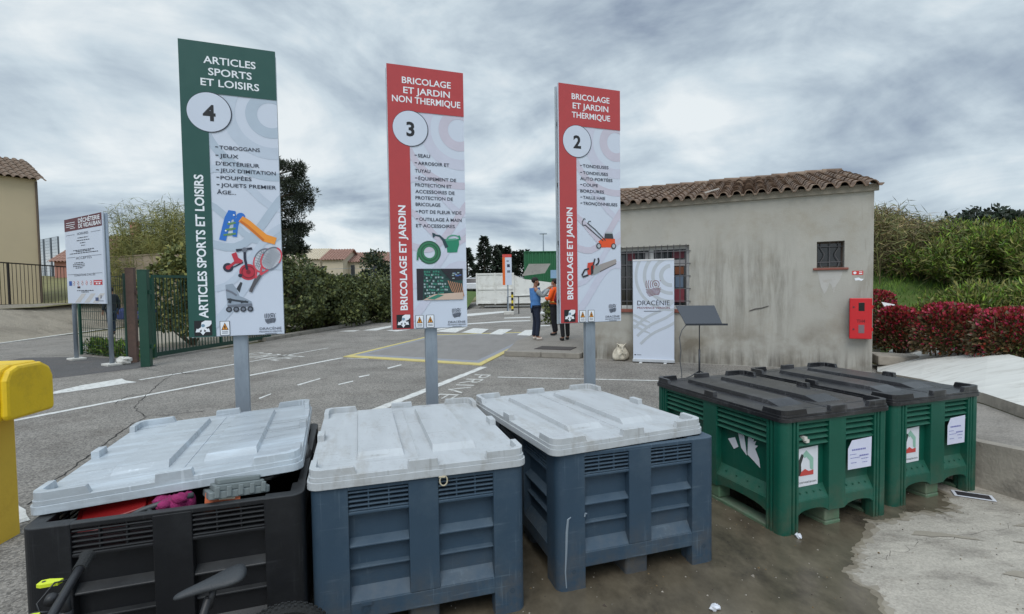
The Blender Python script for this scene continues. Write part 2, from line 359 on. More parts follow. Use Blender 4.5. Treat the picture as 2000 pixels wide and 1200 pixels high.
# ramp of pale concrete on the right, low retaining wall and the strip between them
A = [(6.47, 8.93, .05), (5.75, 7.1, .26), (4.92, 5.25, .46), (4.62, 4.6, .5), (4.0, 3.0, .58)]
Bf = [(8.9, 12.3, .12), (8.3, 10.0, .34), (7.85, 8.3, .50), (7.0, 6.85, .56), (6.3, 4.6, .62)]
b = MB()
b.add(A + Bf, [(i + 1, i, i + 5, i + 6) [::-1] for i in range(4)])
b.add([p for q in A for p in (q, (q[0], q[1], q[2] - .11))], [(2 * i, 2 * i + 1, 2 * i + 3, 2 * i + 2) for i in range(4)], 1)
struct(b.build('concrete_ramp', [m_white_slab, m_conc_wall]))
wl = [(4.3, 2.0, .46), (3.88, 3.30, .40), (3.69, 3.86, .37), (3.45, 4.6, .33), (3.24, 5.25, .27), (3.2, 6.0, .12)]
b = MB()
for i in range(len(wl) - 1):
    p, q = wl[i], wl[i + 1]
    b.add([(p[0], p[1], -.01), (q[0], q[1], -.01), q, p, (p[0] + .09, p[1] + .03, p[2]), (q[0] + .09, q[1] + .03, q[2])], [(0, 1, 2, 3), (3, 2, 5, 4)])
tag(b.build('retaining_wall', m_conc_wall), 'low weathered concrete retaining wall beside the right-hand green bin', 'wall')
ins = [(4.15, 2.7, .46), (4.6, 4.55, .385), (4.9, 5.22, .345), (5.73, 7.08, .145), (6.45, 8.95, -.01)]
out = [(4.38, 2.0, .458), (3.78, 3.88, .368), (3.33, 5.27, .268), (3.29, 6.0, .118), (5.0, 8.4, -.01)]
b = MB(); nsub = 4
for i in range(4):
    b.add([out[i], ins[i], ins[i + 1], out[i + 1]], [(0, 1, 2, 3)])
struct(b.build('sloping_strip', m_side))
b = MB(); c = at(1710, 705, .1)
b.prism([(6.75, 9.3), (7.35, 8.95), (7.6, 9.5), (7.0, 9.9)], .1, .27); o = b.build('concrete_ledge', m_conc_wall, bevel=.02); tag(o, 'low brown concrete ledge on the pale ramp beside the building corner', 'ledge')

# pavement in front of the office, its kerb
pv = [(-.16, 12.07), (1.56, 11.44), (2.9, 15.0), (5.0, 21), (2.6, 22.0), (1.32, 18.4), (.13, 14.43)]
b = MB(); b.prism(pv, 0, .12); struct(b.build('pavement', m_side, bevel=.02))
b = MB()
def kerb_run(b, a, c, w, h, n, gap=.012, z=0.0):
    a = Vector(a); c = Vector(c); d = (c - a) / n; l = d.length; ang = math.atan2(d.y, d.x)
    for i in range(n):
        p = a + d * i; b.X = Matrix.Translation((p.x, p.y, z)) @ Matrix.Rotation(ang, 4, 'Z'); b.box(0, l - gap, -w, 0, 0, h)
    b.X = Matrix.Identity(4)
kerb_run(b, (-.17, 12.06), (1.55, 11.43), .1, .125, 2)
struct(b.build('kerb', m_kerb, bevel=.012))
b = MB(); b.box(-.55, .35, -.3, .3, 0, .012); o = b.build('doormat', M('dark_mat', (70, 64, 62), .95, .15, 30, .4, 200), loc=(1.15, 12.35, .121), rot=(0, 0, rad(-22))); tag(o, 'dark rectangular doormat on the pavement by the office corner', 'mat')
b = MB(); kerb_run(b, (-8.0, 16.4), (-6.5, 26.9), -.3, .11, 10); kerb_run(b, (-6.48, 26.9), (-4.4, 48), -.3, .11, 14); struct(b.build('kerb', m_kerb))
# weighbridge set in the road
wb = [Vector(p) for p in ((-4.12, 12.25), (-.66, 10.56), (1.27, 18.3), (-2.72, 17.75))]
cen = sum(wb, Vector((0, 0))) / 4
def inset(k): return [tuple(p + (cen - p) * k) for p in wb]
t = thing('weighbridge', 'flush weighbridge deck in the road inside a worn yellow painted frame', 'weighbridge', (0, 0, 0))
m_deck = M('weighbridge_deck', (128, 124, 120), .8, .1, 1.2, .3, 120, dirt=((108, 103, 98), .6, .8), stretch=(3, 1, 1))
b = MB(); o1, i1 = inset(0), inset(.075)
for i in range(4):
    j = (i + 1) % 4; b.add([(*o1[i], .016), (*o1[j], .016), (*i1[j], .016), (*i1[i], .016), (*o1[i], 0), (*o1[j], 0)], [(0, 1, 2, 3), (4, 5, 1, 0)])
b.build('yellow_frame', m_ypaint, t)
b = MB(); o1, i1 = inset(.075), inset(.16)
for i in range(4):
    j = (i + 1) % 4; b.add([(*o1[i], .012), (*o1[j], .012), (*i1[j], .012), (*i1[i], .012)], [(0, 1, 2, 3)])
b.build('grey_border', m_bluepaint, t)
sheet('deck', inset(.16), .012, m_deck, t)
# painted marks
def mark(name, pxs, z=.004, mat=None): return struct(sheet(name, [tuple(at(px, py, 0))[:2] for px, py in pxs], z, mat or m_paint))
def road_line(p, q, w, brk=()):
    p = Vector(p); q = Vector(q); d = (q - p).normalized(); n = Vector((-d.y, d.x)) * w / 2
    rr = random.Random(int(p.x * 100)); L = (q - p).length; k = max(6, int(L / .12)); a = []; bb = []
    for i in range(k + 1):
        c = p + d * L * i / k; a.append(tuple(c + n * rr.uniform(.82, 1.05))); bb.append(tuple(c - n * rr.uniform(.82, 1.05)))
    bm = MB(); bm.add([(*x, .004) for x in a] + [(*x, .004) for x in bb], [(k + 1 + i, k + 2 + i, i + 1, i) for i in range(k)])
    return struct(bm.build('road_marking', m_paint))
road_line((-6.55, 6.35), (-4.1, 12.1), .12)
road_line((-7.0, 9.42), (-6.1, 11.6), .11)
road_line((-6.1, 11.6), (-5.2, 14.2), .07)
road_line((-1.95, 6.55), (-.60, 10.38), .16)
road_line((-.28, 9.17), (2.9, 8.52), .075)
road_line((-4.2, 4.05), (-3.55, 3.55), .16)
road_line((-3.95, 12.0), (-3.4, 11.9), .06)
mark('road_arrow', [(93, 772), (95, 768), (160, 753), (238, 740), (246, 744), (268, 747), (250, 749), (180, 760)])
for q in ([(901, 651), (925, 642), (955, 644), (940, 653)], [(955, 654), (975, 644), (1001, 644), (980, 655)], [(1009, 656), (1026, 646), (1055, 645), (1035, 657)]): mark('crossing_bar', q, .0145 if 0 else .018)
for q in ([(708, 646), (766, 636), (790, 634), (735, 646)], [(660, 648), (680, 646), (705, 645), (690, 648)], [(848, 648), (882, 641), (912, 640), (890, 650)], [(755, 646), (800, 640), (815, 642), (775, 648)]): mark('crossing_bar', q)
mark('road_marking', [(905, 614), (985, 608), (985, 611), (905, 619)])
mark('road_marking', [(985, 621), (1036, 619), (1036, 621), (985, 622.5)])
mark('road_marking', [(1050, 609), (1100, 608), (1100, 612), (1050, 613)])
mark('road_marking', [(840, 645), (915, 632), (990, 627), (1036, 626), (1036, 627.5), (990, 629), (915, 634), (845, 647)])
mark('road_marking', [(1050, 636), (1076, 635), (1073, 637), (1047, 638)])
for q in ([(505, 778), (530, 769), (529, 771), (507, 780)], [(580, 752), (626, 739), (625, 741), (582, 754)], [(660, 751), (690, 744), (690, 746), (662, 752.5)], [(700, 736), (722, 732), (721, 734), (702, 738)], [(756, 719), (784, 712), (784, 714), (758, 721)]): mark('road_marking', q)
def road_word(s, p, xdir, cap, width, bold=.02, mat=None):
    vs, fs = glyphs(s, bold); x0 = min(v[0] for v in vs); x1 = max(v[0] for v in vs); ch = cap_h(bold)
    X = Vector(xdir).normalized(); Y = Vector((-X.y, X.x)); bm = MB()
    bm.add([(p[0] + X.x * (v[0] - x0) / (x1 - x0) * width + Y.x * v[1] / ch * cap, p[1] + X.y * (v[0] - x0) / (x1 - x0) * width + Y.y * v[1] / ch * cap, .004) for v in vs], fs)
    return struct(bm.build('road_lettering', mat or m_paint))
road_word('SORTIE', (-7.15, 12.75), (1.95, -1.2), .8, 1.9, .0, m_wornpaint)
road_word('PRIVE', (-.72, 9.50), (-.24, -.97), .32, 2.1, -.008, m_wornpaint)
def crack(pxs, w):
    p = []; rr = random.Random(len(pxs))
    base = [at(*q) for q in pxs]
    for i in range(len(base) - 1):
        for k in range(8): c = base[i].lerp(base[i + 1], k / 8); p.append((c.x + rr.uniform(-.02, .02), c.y + rr.uniform(-.03, .03)))
    bm = MB(); n = len(p); vs = []
    for i, (x, y) in enumerate(p):
        a, c = p[max(i - 1, 0)], p[min(i + 1, n - 1)]; dx, dy = c[0] - a[0], c[1] - a[1]; l = math.hypot(dx, dy) or 1; ww = w * rr.uniform(.4, 1.1) / 2
        vs += [(x - dy / l * ww, y + dx / l * ww, .0045), (x + dy / l * ww, y - dx / l * ww, .0045)]
    bm.add(vs, [(2 * i, 2 * i + 1, 2 * i + 3, 2 * i + 2) for i in range(n - 1)]); struct(bm.build('road_crack', m_crack))
crack([(60, 985), (120, 930), (190, 880), (240, 840), (286, 814), (330, 811), (408, 803)], .017)
crack([(286, 814), (262, 795), (285, 775), (310, 750), (338, 731), (300, 723), (275, 720)], .013)
crack([(338, 731), (350, 728), (380, 732)], .03)
crack([(225, 790), (240, 778), (262, 770)], .012)
crack([(1690, 1100), (1740, 1085), (1800, 1060), (1880, 1048), (2000, 1020)], .0025)
crack([(1245, 693), (1300, 700), (1400, 708), (1500, 713), (1620, 716)], .012)

# left side: dark asphalt apron, kerb, sloping concrete bank
struct(sheet('dark_asphalt_apron', [(-11.9, 9.5), (-9.0, 9.6), (-7.9, 11.2), (-9.4, 12.3), (-10.9, 13.0), (-12.6, 13.0)], .003, m_asph_dark))
b = MB(); b.add([(-16.1, 12.6, .004), (-17.05, 16.8, .004), (-17.9, 20.3, .004), (-18.9, 25.5, .004), (-20.9, 26, 1.2), (-20.9, 20.7, 1.22), (-20.5, 16.5, 1.3), (-20, 12, 1.35), (-19.6, 33, .004), (-21.5, 33, 1.9)], [(0, 7, 6, 1)[::-1], (1, 6, 5, 2)[::-1], (2, 5, 4, 3)[::-1], (3, 4, 9, 8)[::-1]])
struct(b.build('concrete_bank', M('rough_shotcrete', (150, 141, 126), .95, .18, 1.5, .8, 14, dirt=((112, 103, 90), .8, .9), bdist=.06)))
b = MB(); kerb_run(b, (-16.05, 12.6), (-18.6, 24), -.28, .03, 12, .0); struct(b.build('kerb', m_white_slab))
struct(grid_sheet('terrain', -60, -20.4, 8, 60, 2.0, lambda x, y: 1.15 + .25 * math.sin(x * .7) * math.cos(y * .6) * .4 + .10 * max(0, min(y - 25, 22)), m_soil))
struct(sheet('gravel_yard', [(-17.6, 20.4), (-13.5, 16), (-12.2, 13.9), (-9.5, 12.5), (-8.5, 14.4), (-8.2, 17), (-8.6, 24), (-19, 30)], -.006, M('pale_gravel', (150, 142, 128), .95, .2, 2, .6, 60, dirt=((112, 108, 80), .8, 1.2))))
# grassy bank on the right behind the hedges
def bank(x, y):
    d = (x * .80 + y * .60) - 13.2
    h = max(0.0, min(1.0, d / 5.0)); h = h * h * (3 - 2 * h)
    return .12 + 1.75 * h + .12 * math.sin(x * 1.3) * math.sin(y * .9) - .06 * max(0, x - 13)
struct(grid_sheet('grass_bank', 7.3, 40, 6.0, 44, .8, bank, m_grass))

struct(grid_sheet('hills', -420, 420, 240, 420, 20, lambda x, y: 7 * math.exp(-((y - 330) / 60) ** 2) * (1 + .5 * math.sin(x * .012) + .3 * math.sin(x * .031)) - .1, M('far_hills', (84, 96, 78), .95, .2, .05)))

# ================================================================ OFFICE BUILDING
F0 = Vector((1.602, 11.453)); F1 = Vector((6.531, 9.148)); FA = math.atan2(F1.y - F0.y, F1.x - F0.x); FL = (F1 - F0).length
bld = thing('office_building', 'small rendered grey-beige site office with a canal-tile roof and barred windows', 'building', (F0.x, F0.y, 0), FA)
def stained_render():
    m = M('stained_render', (170, 167, 158), .92, .10, 1.1, .35, 45, dirt=((150, 141, 124), .6, 1.3))
    t = m.node_tree; b = t.nodes['Principled BSDF']; L = t.links; src = b.inputs['Base Color'].links[0].from_socket
    tc = N(t, 'ShaderNodeTexCoord'); sp = N(t, 'ShaderNodeSeparateXYZ'); L.new(tc.outputs['Object'], sp.inputs[0])
    mp = N(t, 'ShaderNodeMapping'); mp.inputs['Scale'].default_value = (2.6, 1, .28); L.new(tc.outputs['Object'], mp.inputs[0])
    n = N(t, 'ShaderNodeTexNoise', inp={'Scale': 2.2, 'Detail': 8, 'Roughness': .68, 'Distortion': .4}); L.new(mp.outputs[0], n.inputs['Vector'])
    n2 = N(t, 'ShaderNodeTexNoise', inp={'Scale': 1.4, 'Detail': 6, 'Roughness': .6}); L.new(tc.outputs['Object'], n2.inputs['Vector'])
    def band(a, b_, c, d):      # mould grows in bands of height: rises a..b, falls c..d
        r = ramp(t, [(a / 4, 0), (b_ / 4, 1), (c / 4, 1), (d / 4, 0)]); L.new(math_(t, 'DIVIDE', sp.outputs[2], 4.0), r.inputs[0]); return r.outputs[0]
    def layer(src, mask, col, amt, nz):
        rr = ramp(t, [(.42, 0), (.66, 1)]); L.new(nz.outputs['Fac'], rr.inputs[0])
        f = math_(t, 'MULTIPLY', math_(t, 'MULTIPLY', rr.outputs[0], mask), amt); mm = N(t, 'ShaderNodeMixRGB'); L.new(f, mm.inputs[0]); L.new(src, mm.inputs[1]); mm.inputs[2].default_value = (*lin(*col), 1); return mm.outputs[0]
    xr = ramp(t, [(.36, 0), (.46, 1), (.74, 1), (.80, .15)]); L.new(math_(t, 'DIVIDE', sp.outputs[0], 5.44), xr.inputs[0])
    o = layer(src, math_(t, 'MULTIPLY', band(.3, 1.2, 2.05, 2.7), xr.outputs[0]), (112, 108, 98), .72, n)
    o = layer(o, band(.9, 1.4, 2.0, 2.6), (188, 186, 180), .28, n2)
    o = layer(o, band(-.2, .02, .5, 1.0), (118, 110, 96), .9, n2)
    o = layer(o, band(-.3, .0, .12, .45), (82, 76, 68), .8, n)
    x2 = ramp(t, [(.94, 0), (.975, 1)]); L.new(math_(t, 'DIVIDE', sp.outputs[0], 5.44), x2.inputs[0])
    o = layer(o, math_(t, 'MULTIPLY', band(.0, 1.0, 2.8, 3.2), x2.outputs[0]), (120, 112, 98), .7, n)
    L.new(o, b.inputs['Base Color']); return m
m_render = stained_render()
m_reveal = M('window_reveal', (150, 143, 130), .9, .1, 3, .2, 60)
DEP = 3.9
EAVE = 3.36; RIDGE = 4.36
b = MB()
ops = [(.70, 2.29, 1.13, 2.46), (4.56, 5.0, 1.915, 2.405)]       # front openings
def wall_with_openings(b, L, H, ops, th):
    xs = sorted({0, L, *[o[0] for o in ops], *[o[1] for o in ops]})
    for i in range(len(xs) - 1):
        op = [o for o in ops if o[0] <= xs[i] + 1e-6 and o[1] >= xs[i + 1] - 1e-6]
        z = 0
        for o in op:
            b.box(xs[i], xs[i + 1], 0, th, z, o[2]); z = o[3]
        b.box(xs[i], xs[i + 1], 0, th, z, H)
wall_with_openings(b, FL, EAVE, ops, .28)
b.yprism([(0, -.05), (FL, -.05), (FL, 0), (0, 0)], 0, .28)
b.xprism([(.28, -.05), (DEP, -.05), (DEP, RIDGE - .10), (.28, EAVE + .02)], 0, .28); b.xprism([(.28, -.05), (DEP, -.05), (DEP, RIDGE - .10), (.28, EAVE + .02)], FL - .28, FL)
b.box(.28, FL - .28, DEP - .28, DEP - .002, -.05, RIDGE - .12)
b.build('wall', m_render, bld)
def tiles():
    m = M('clay_tile', (116, 98, 84), .9, .2, 3, .4, 60, dirt=((74, 62, 52), .85, 3.0))
    t = m.node_tree; b = t.nodes['Principled BSDF']; L = t.links; src = b.inputs['Base Color'].links[0].from_socket
    tc = N(t, 'ShaderNodeTexCoord'); mp = N(t, 'ShaderNodeMapping'); mp.inputs['Scale'].default_value = (1 / .215, 1 / .36, 0); L.new(tc.outputs['Object'], mp.inputs[0])
    fl = N(t, 'ShaderNodeVectorMath', operation='FLOOR'); L.new(mp.outputs[0], fl.inputs[0])
    wn = N(t, 'ShaderNodeTexWhiteNoise'); L.new(fl.outputs[0], wn.inputs['Vector'])
    r = ramp(t, [(0, lin(98, 80, 68)), (.4, lin(126, 106, 90)), (.75, lin(140, 115, 96)), (1, lin(160, 142, 124))]); L.new(wn.outputs['Value'], r.inputs[0])
    mm = N(t, 'ShaderNodeMixRGB', inp={'Fac': .5}); L.new(src, mm.inputs[1]); L.new(r.outputs[0], mm.inputs[2]); L.new(mm.outputs[0], b.inputs['Base Color']); return m
m_tile = tiles()
def tile_roof(name, parent, x0, x1, y0, y1, z0, z1, mat, pitch=.215, row=.36):
    """canal tiles: rows of half-round covers running up the slope from (y0,z0) to (y1,z1)"""
    n = int((x1 - x0) / pitch); S = 10; L = math.hypot(y1 - y0, z1 - z0); rows = int(L / row); vs = []; fs = []; xs = n * S + 1
    rr = random.Random(4); jx = [[rr.uniform(-.012, .012) for _ in range(n + 1)] for _ in range(rows + 1)]
    sl = (z1 - z0) / (y1 - y0)
    lines = []
    for r in range(rows):
        for e in (0, 1): lines.append((r, e))
    for r, e in lines:
        t = (r + e * 1.06) / rows
        for i in range(xs):
            ph = (i % S) / S; c = i // S
            h = math.sqrt(max(0, 1 - ((ph - .36) / .36) ** 2)) * .075 if ph < .72 else -math.sqrt(max(0, 1 - ((ph - .86) / .14) ** 2)) * .03
            lift = .03 * (1 - e) + .006
            x = x0 + (x1 - x0) * i / (xs - 1) + jx[r][min(c, n)]; y = y0 + (y1 - y0) * min(t, 1.0) + jx[r][min(c, n)] * .8
            vs.append((x, y, z0 + (y - y0) * sl + h + lift + jx[r][min(c, n)] * .4))
    for k in range(len(lines) - 1):
        for i in range(xs - 1): fs.append((k * xs + i, k * xs + i + 1, (k + 1) * xs + i + 1, (k + 1) * xs + i))
    b = MB(); b.add(vs, fs); o = b.build(name, mat, parent, smooth=False)
    sd_ = o.modifiers.new('thickness', 'SOLIDIFY'); sd_.thickness = .016; sd_.offset = -1
    return o
roof = tile_roof('roof', bld, -.25, FL + .10, -.20, DEP + .05, EAVE - .02, RIDGE, m_tile)
b = MB(); rr = random.Random(2)
x = -.25
while x < FL - .05:
    b.tube([(x, DEP + .05, RIDGE + .05 + rr.uniform(-.01, .01)), (x + .42, DEP + .05, RIDGE + .04 + rr.uniform(-.01, .01))], [.10, .085], 10); x += .38
b.build('ridge_tile', m_tile, roof)
b = MB(); b.box(-.2, FL + .06, -.06, -.003, EAVE - .09, EAVE + .035); b.build('eave_mortar', m_reveal, bld)
m_white_frame = flat('white_window_frame', (206, 206, 204)); m_glass = M('dark_glass', (26, 28, 32), .12, .1, 2, spec=.6)
m_iron = flat('iron_bar', (92, 90, 92), .6); m_whitebar = flat('white_iron_bar', (196, 196, 194), .5); m_sill = M('red_sill_tile', (132, 78, 66), .8, .15, 8, .2, 60)
# big window
wn = MB(); x0, x1, z0, z1 = ops[0]
for a, c, d, e in ((x0, x0 + .07, z0, z1), (x1 - .07, x1, z0, z1), (x0 + .07, x1 - .07, z0, z0 + .07), (x0 + .07, x1 - .07, z1 - .07, z1), ((x0 + x1) / 2 - .05, (x0 + x1) / 2 + .05, z0 + .07, z1 - .07)): wn.box(a, c, .17, .23, d, e)
win = wn.build('window', m_white_frame, bld)
b = MB(); b.box(x0 + .07, x1 - .07, .20, .215, z0 + .07, z1 - .07); b.build('pane', m_glass, win)
# what shows behind the pane edge: posters taped to the glass
b = MB(); pc = [flat('poster_red', (96, 30, 44)), flat('poster_orange', (130, 78, 50)), flat('poster_blue', (108, 126, 148)), flat('poster_pale', (170, 166, 166)), flat('poster_pink', (136, 60, 72))]
for k, (a, c, d, e) in enumerate(((1.93, 2.17, 2.20, 2.36), (1.98, 2.16, 1.86, 2.02), (1.99, 2.15, 1.58, 1.84), (1.92, 2.19, 2.04, 2.17), (1.97, 2.17, 1.27, 1.55), (.98, 1.14, 2.18, 2.36), (1.36, 1.43, 1.9, 2.36))): b.box(a, c, .192, .1985, d, e, [0, 1, 2, 3, 4, 0, 3][k])
b.build('poster', pc, win)
b = MB()
for i in range(5): z = z0 + .16 + i * .26; b.box(x0 - .03, x1 + .03, -.025, -.009, z, z + .016)
for i in range(13): x = x0 + .06 + i * (x1 - x0 - .12) / 12; b.tube([(x, -.017, z0 - .01), (x, -.017, z1 + .02)], .008, 6)
b.build('window_grille', m_iron, win)
b = MB(); b.box(x0 - .06, x1 + .06, -.05, .165, z0 - .075, z0 - .003); b.build('sill', m_sill, win, bevel=.008)
x0, x1, z0, z1 = ops[1]
wn = MB()
for a, c, d, e in ((x0, x0 + .03, z0, z1), (x1 - .03, x1, z0, z1), (x0 + .03, x1 - .03, z0, z0 + .03), (x0 + .03, x1 - .03, z1 - .03, z1)): wn.box(a, c, .21, .24, d, e)
win = wn.build('window', flat('brown_window_frame', (86, 70, 58)), bld)
b = MB(); b.box(x0 + .03, x1 - .03, .22, .23, z0 + .03, z1 - .03); b.build('pane', m_glass, win)
b = MB()
b.tube([(x0 + .22, .12, z0), (x0 + .22, .12, z1)], .007, 6)
for s in (-1, 1):
    pts = [(x0 + .22 + s * (.12 + .035 * math.sin(i / 10 * 2 * PI * 1.5)), .12, z0 + (z1 - z0) * i / 10) for i in range(11)]; b.tube(pts, .007, 6)
for z in (z0 + .1, z1 - .1): b.box(x0 + .002, x1 - .002, .113, .127, z, z + .014)
b.build('window_grille', m_iron, win)
b = MB(); b.box(x0 - .06, x1 + .06, -.045, .2, z0 - .045, z0 - .003); b.build('sill', m_sill, win, bevel=.008)
# pale run-off stain below the small window (lime bleached patch with its own shape)
b = MB(); b.add([(4.57, -.0025, 1.86), (4.98, -.0025, 1.86), (4.94, -.0025, 1.7), (4.87, -.0025, 1.58), (4.84, -.0025, 1.44), (4.80, -.0025, 1.58), (4.77, -.0025, 1.64), (4.73, -.0025, 1.5), (4.69, -.0025, 1.42), (4.63, -.0025, 1.56), (4.60, -.0025, 1.72)], [tuple(range(11))[::-1]])
b.build('lime_stain', M('lime_bleach', (180, 178, 173), .9, .06, 6, .1, 60, dirt=((160, 152, 140), .9, 7)), bld)
b = MB(); b.tube([(3.42, -.006, 1.10), (3.52, -.006, 1.14), (3.64, -.006, 1.16), (3.76, -.006, 1.20)], [.01, .014, .012, .008], 6); b.build('wall_scar', flat('grey_scar', (92, 88, 84)), bld)
b = MB(); b.box(4.99, 5.02, -.03, -.002, .62, .66); b.box(5.2, 5.24, -.025, -.002, 1.72, 1.76)
def on_facade(s, z, out): return Vector((F0.x, F0.y, 0)) + Vector((math.cos(FA) * s + math.sin(FA) * out, math.sin(FA) * s - math.cos(FA) * out, z))
# batten left lying on the tiles
b = MB(); b.box(-.015, .015, -.35, .35, 0, .02)
ob = b.build('roof_batten', flat('pale_batten', (196, 190, 180)), loc=on_facade(2.72, EAVE + .18, -.14), rot=(math.atan2(RIDGE - EAVE, DEP + .2), 0, FA - rad(18))); tag(ob, 'pale thin batten lying on the office roof tiles', 'batten')

# ================================================================ BINS
def plastic(name, rgb, dirt, amt=.5, rough=.5, sc=4.0):
    return M(name, rgb, rough, .09, 3, .06, 130, dirt=(dirt, amt, sc), spec=.4)
m_blue = plastic('slate_blue_plastic', (50, 70, 87), (76, 92, 104), .5, .55)
m_bluefoot = plastic('scuffed_dark_plastic', (58, 66, 74), (88, 88, 86), .6, .7)
m_black = plastic('black_plastic', (22, 23, 26), (46, 47, 49), .45, .45)
m_green = plastic('green_plastic', (10, 80, 64), (40, 96, 80), .4, .42)
m_greenfoot = plastic('dusty_green_plastic', (84, 118, 92), (128, 134, 116), .7, .7)
m_lidgrey = M('grey_lid_plastic', (180, 184, 186), .5, .12, 3.5, .15, 60, dirt=((146, 142, 134), .75, 3.0), stretch=(2.4, .7, 1))
m_lidblue = M('blue_grey_lid_plastic', (166, 173, 178), .3, .16, 4, .35, 9, dirt=((196, 208, 217), .9, 3.2), stretch=(.5, 3.2, 1), spec=.6)
m_lidblack = M('black_lid_plastic', (36, 36, 38), .30, .2, 3, .1, 40, dirt=((92, 92, 94), .5, 2.5), spec=.55)
def grime(m, h=.38, col=(98, 87, 70), amt=.7, dust=(122, 124, 118)):
    """splashed mud on the lowest part of the plastic"""
    t = m.node_tree; b = t.nodes['Principled BSDF']; L = t.links; src = b.inputs['Base Color'].links[0].from_socket
    tc = N(t, 'ShaderNodeTexCoord'); sp = N(t, 'ShaderNodeSeparateXYZ'); L.new(tc.outputs['Object'], sp.inputs[0])
    n = N(t, 'ShaderNodeTexNoise', inp={'Scale': 7, 'Detail': 8, 'Roughness': .7}); L.new(tc.outputs['Object'], n.inputs['Vector'])
    r = ramp(t, [(0, 1), (h, 0)]); L.new(sp.outputs[2], r.inputs[0]); r2 = ramp(t, [(.4, 0), (.7, 1)]); L.new(n.outputs['Fac'], r2.inputs[0])
    f = math_(t, 'MULTIPLY', math_(t, 'MULTIPLY', r.outputs[0], r2.outputs[0]), amt); mm = N(t, 'ShaderNodeMixRGB'); L.new(f, mm.inputs[0]); L.new(src, mm.inputs[1]); mm.inputs[2].default_value = (*lin(*col), 1)
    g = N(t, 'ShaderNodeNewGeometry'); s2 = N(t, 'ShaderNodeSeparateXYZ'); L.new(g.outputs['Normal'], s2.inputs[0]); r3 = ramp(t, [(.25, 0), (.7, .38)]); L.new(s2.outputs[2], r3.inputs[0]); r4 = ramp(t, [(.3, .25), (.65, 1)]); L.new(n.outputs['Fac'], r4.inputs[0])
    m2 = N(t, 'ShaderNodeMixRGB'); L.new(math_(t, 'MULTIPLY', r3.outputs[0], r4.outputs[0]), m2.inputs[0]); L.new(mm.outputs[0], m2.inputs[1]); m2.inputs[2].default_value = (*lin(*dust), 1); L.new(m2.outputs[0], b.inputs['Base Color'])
grime(m_black, .3, (62, 58, 52), .5, (74, 76, 76))
for _m, _d in ((m_blue, (98, 112, 122)), (m_green, (84, 122, 104)), (m_greenfoot, (122, 124, 118)), (m_bluefoot, (110, 114, 114))): grime(_m, dust=_d)
scratch(m_blue, (104, 120, 132), .3); scratch(m_green, (60, 118, 100), .25); scratch(m_black, (60, 62, 64), .3); scratch(m_lidgrey, (120, 116, 110), .4); scratch(m_lidblack, (110, 110, 112), .5); scratch(m_lidblue, (214, 222, 228), .5)

def sides(W, D):
    T = Matrix.Translation; Rz = lambda a: Matrix.Rotation(rad(a), 4, 'Z')
    return [(W, Matrix.Identity(4)), (D, T((W, 0, 0)) @ Rz(90)), (W, T((W, D, 0)) @ Rz(180)), (D, T((0, D, 0)) @ Rz(270))]
def corner_outline(c, r, th, ribs=False):
    """L-shaped corner column at the origin corner, arms along +x and +y, outer corner rounded"""
    n = 8; arc = [(r - r * math.sin(rad(90 * i / n)), r - r * math.cos(rad(90 * i / n))) for i in range(n + 1)]       # (r,0) .. (0,r)
    arm = [(c, 0)]
    if ribs:
        for k in range(3):
            x = c - .016 - k * .030
            if x - .015 < r: break
            arm += [(x, 0), (x - .003, .013), (x - .012, .013), (x - .015, 0)]
    out = arm + arc + [(p[1], p[0]) for p in arm[::-1]]
    pts = out + [(th, c), (th, th), (c, th)]
    return pts[::-1] if sum(pts[i - 1][0] * pts[i][1] - pts[i][0] * pts[i - 1][1] for i in range(len(pts))) < 0 else pts
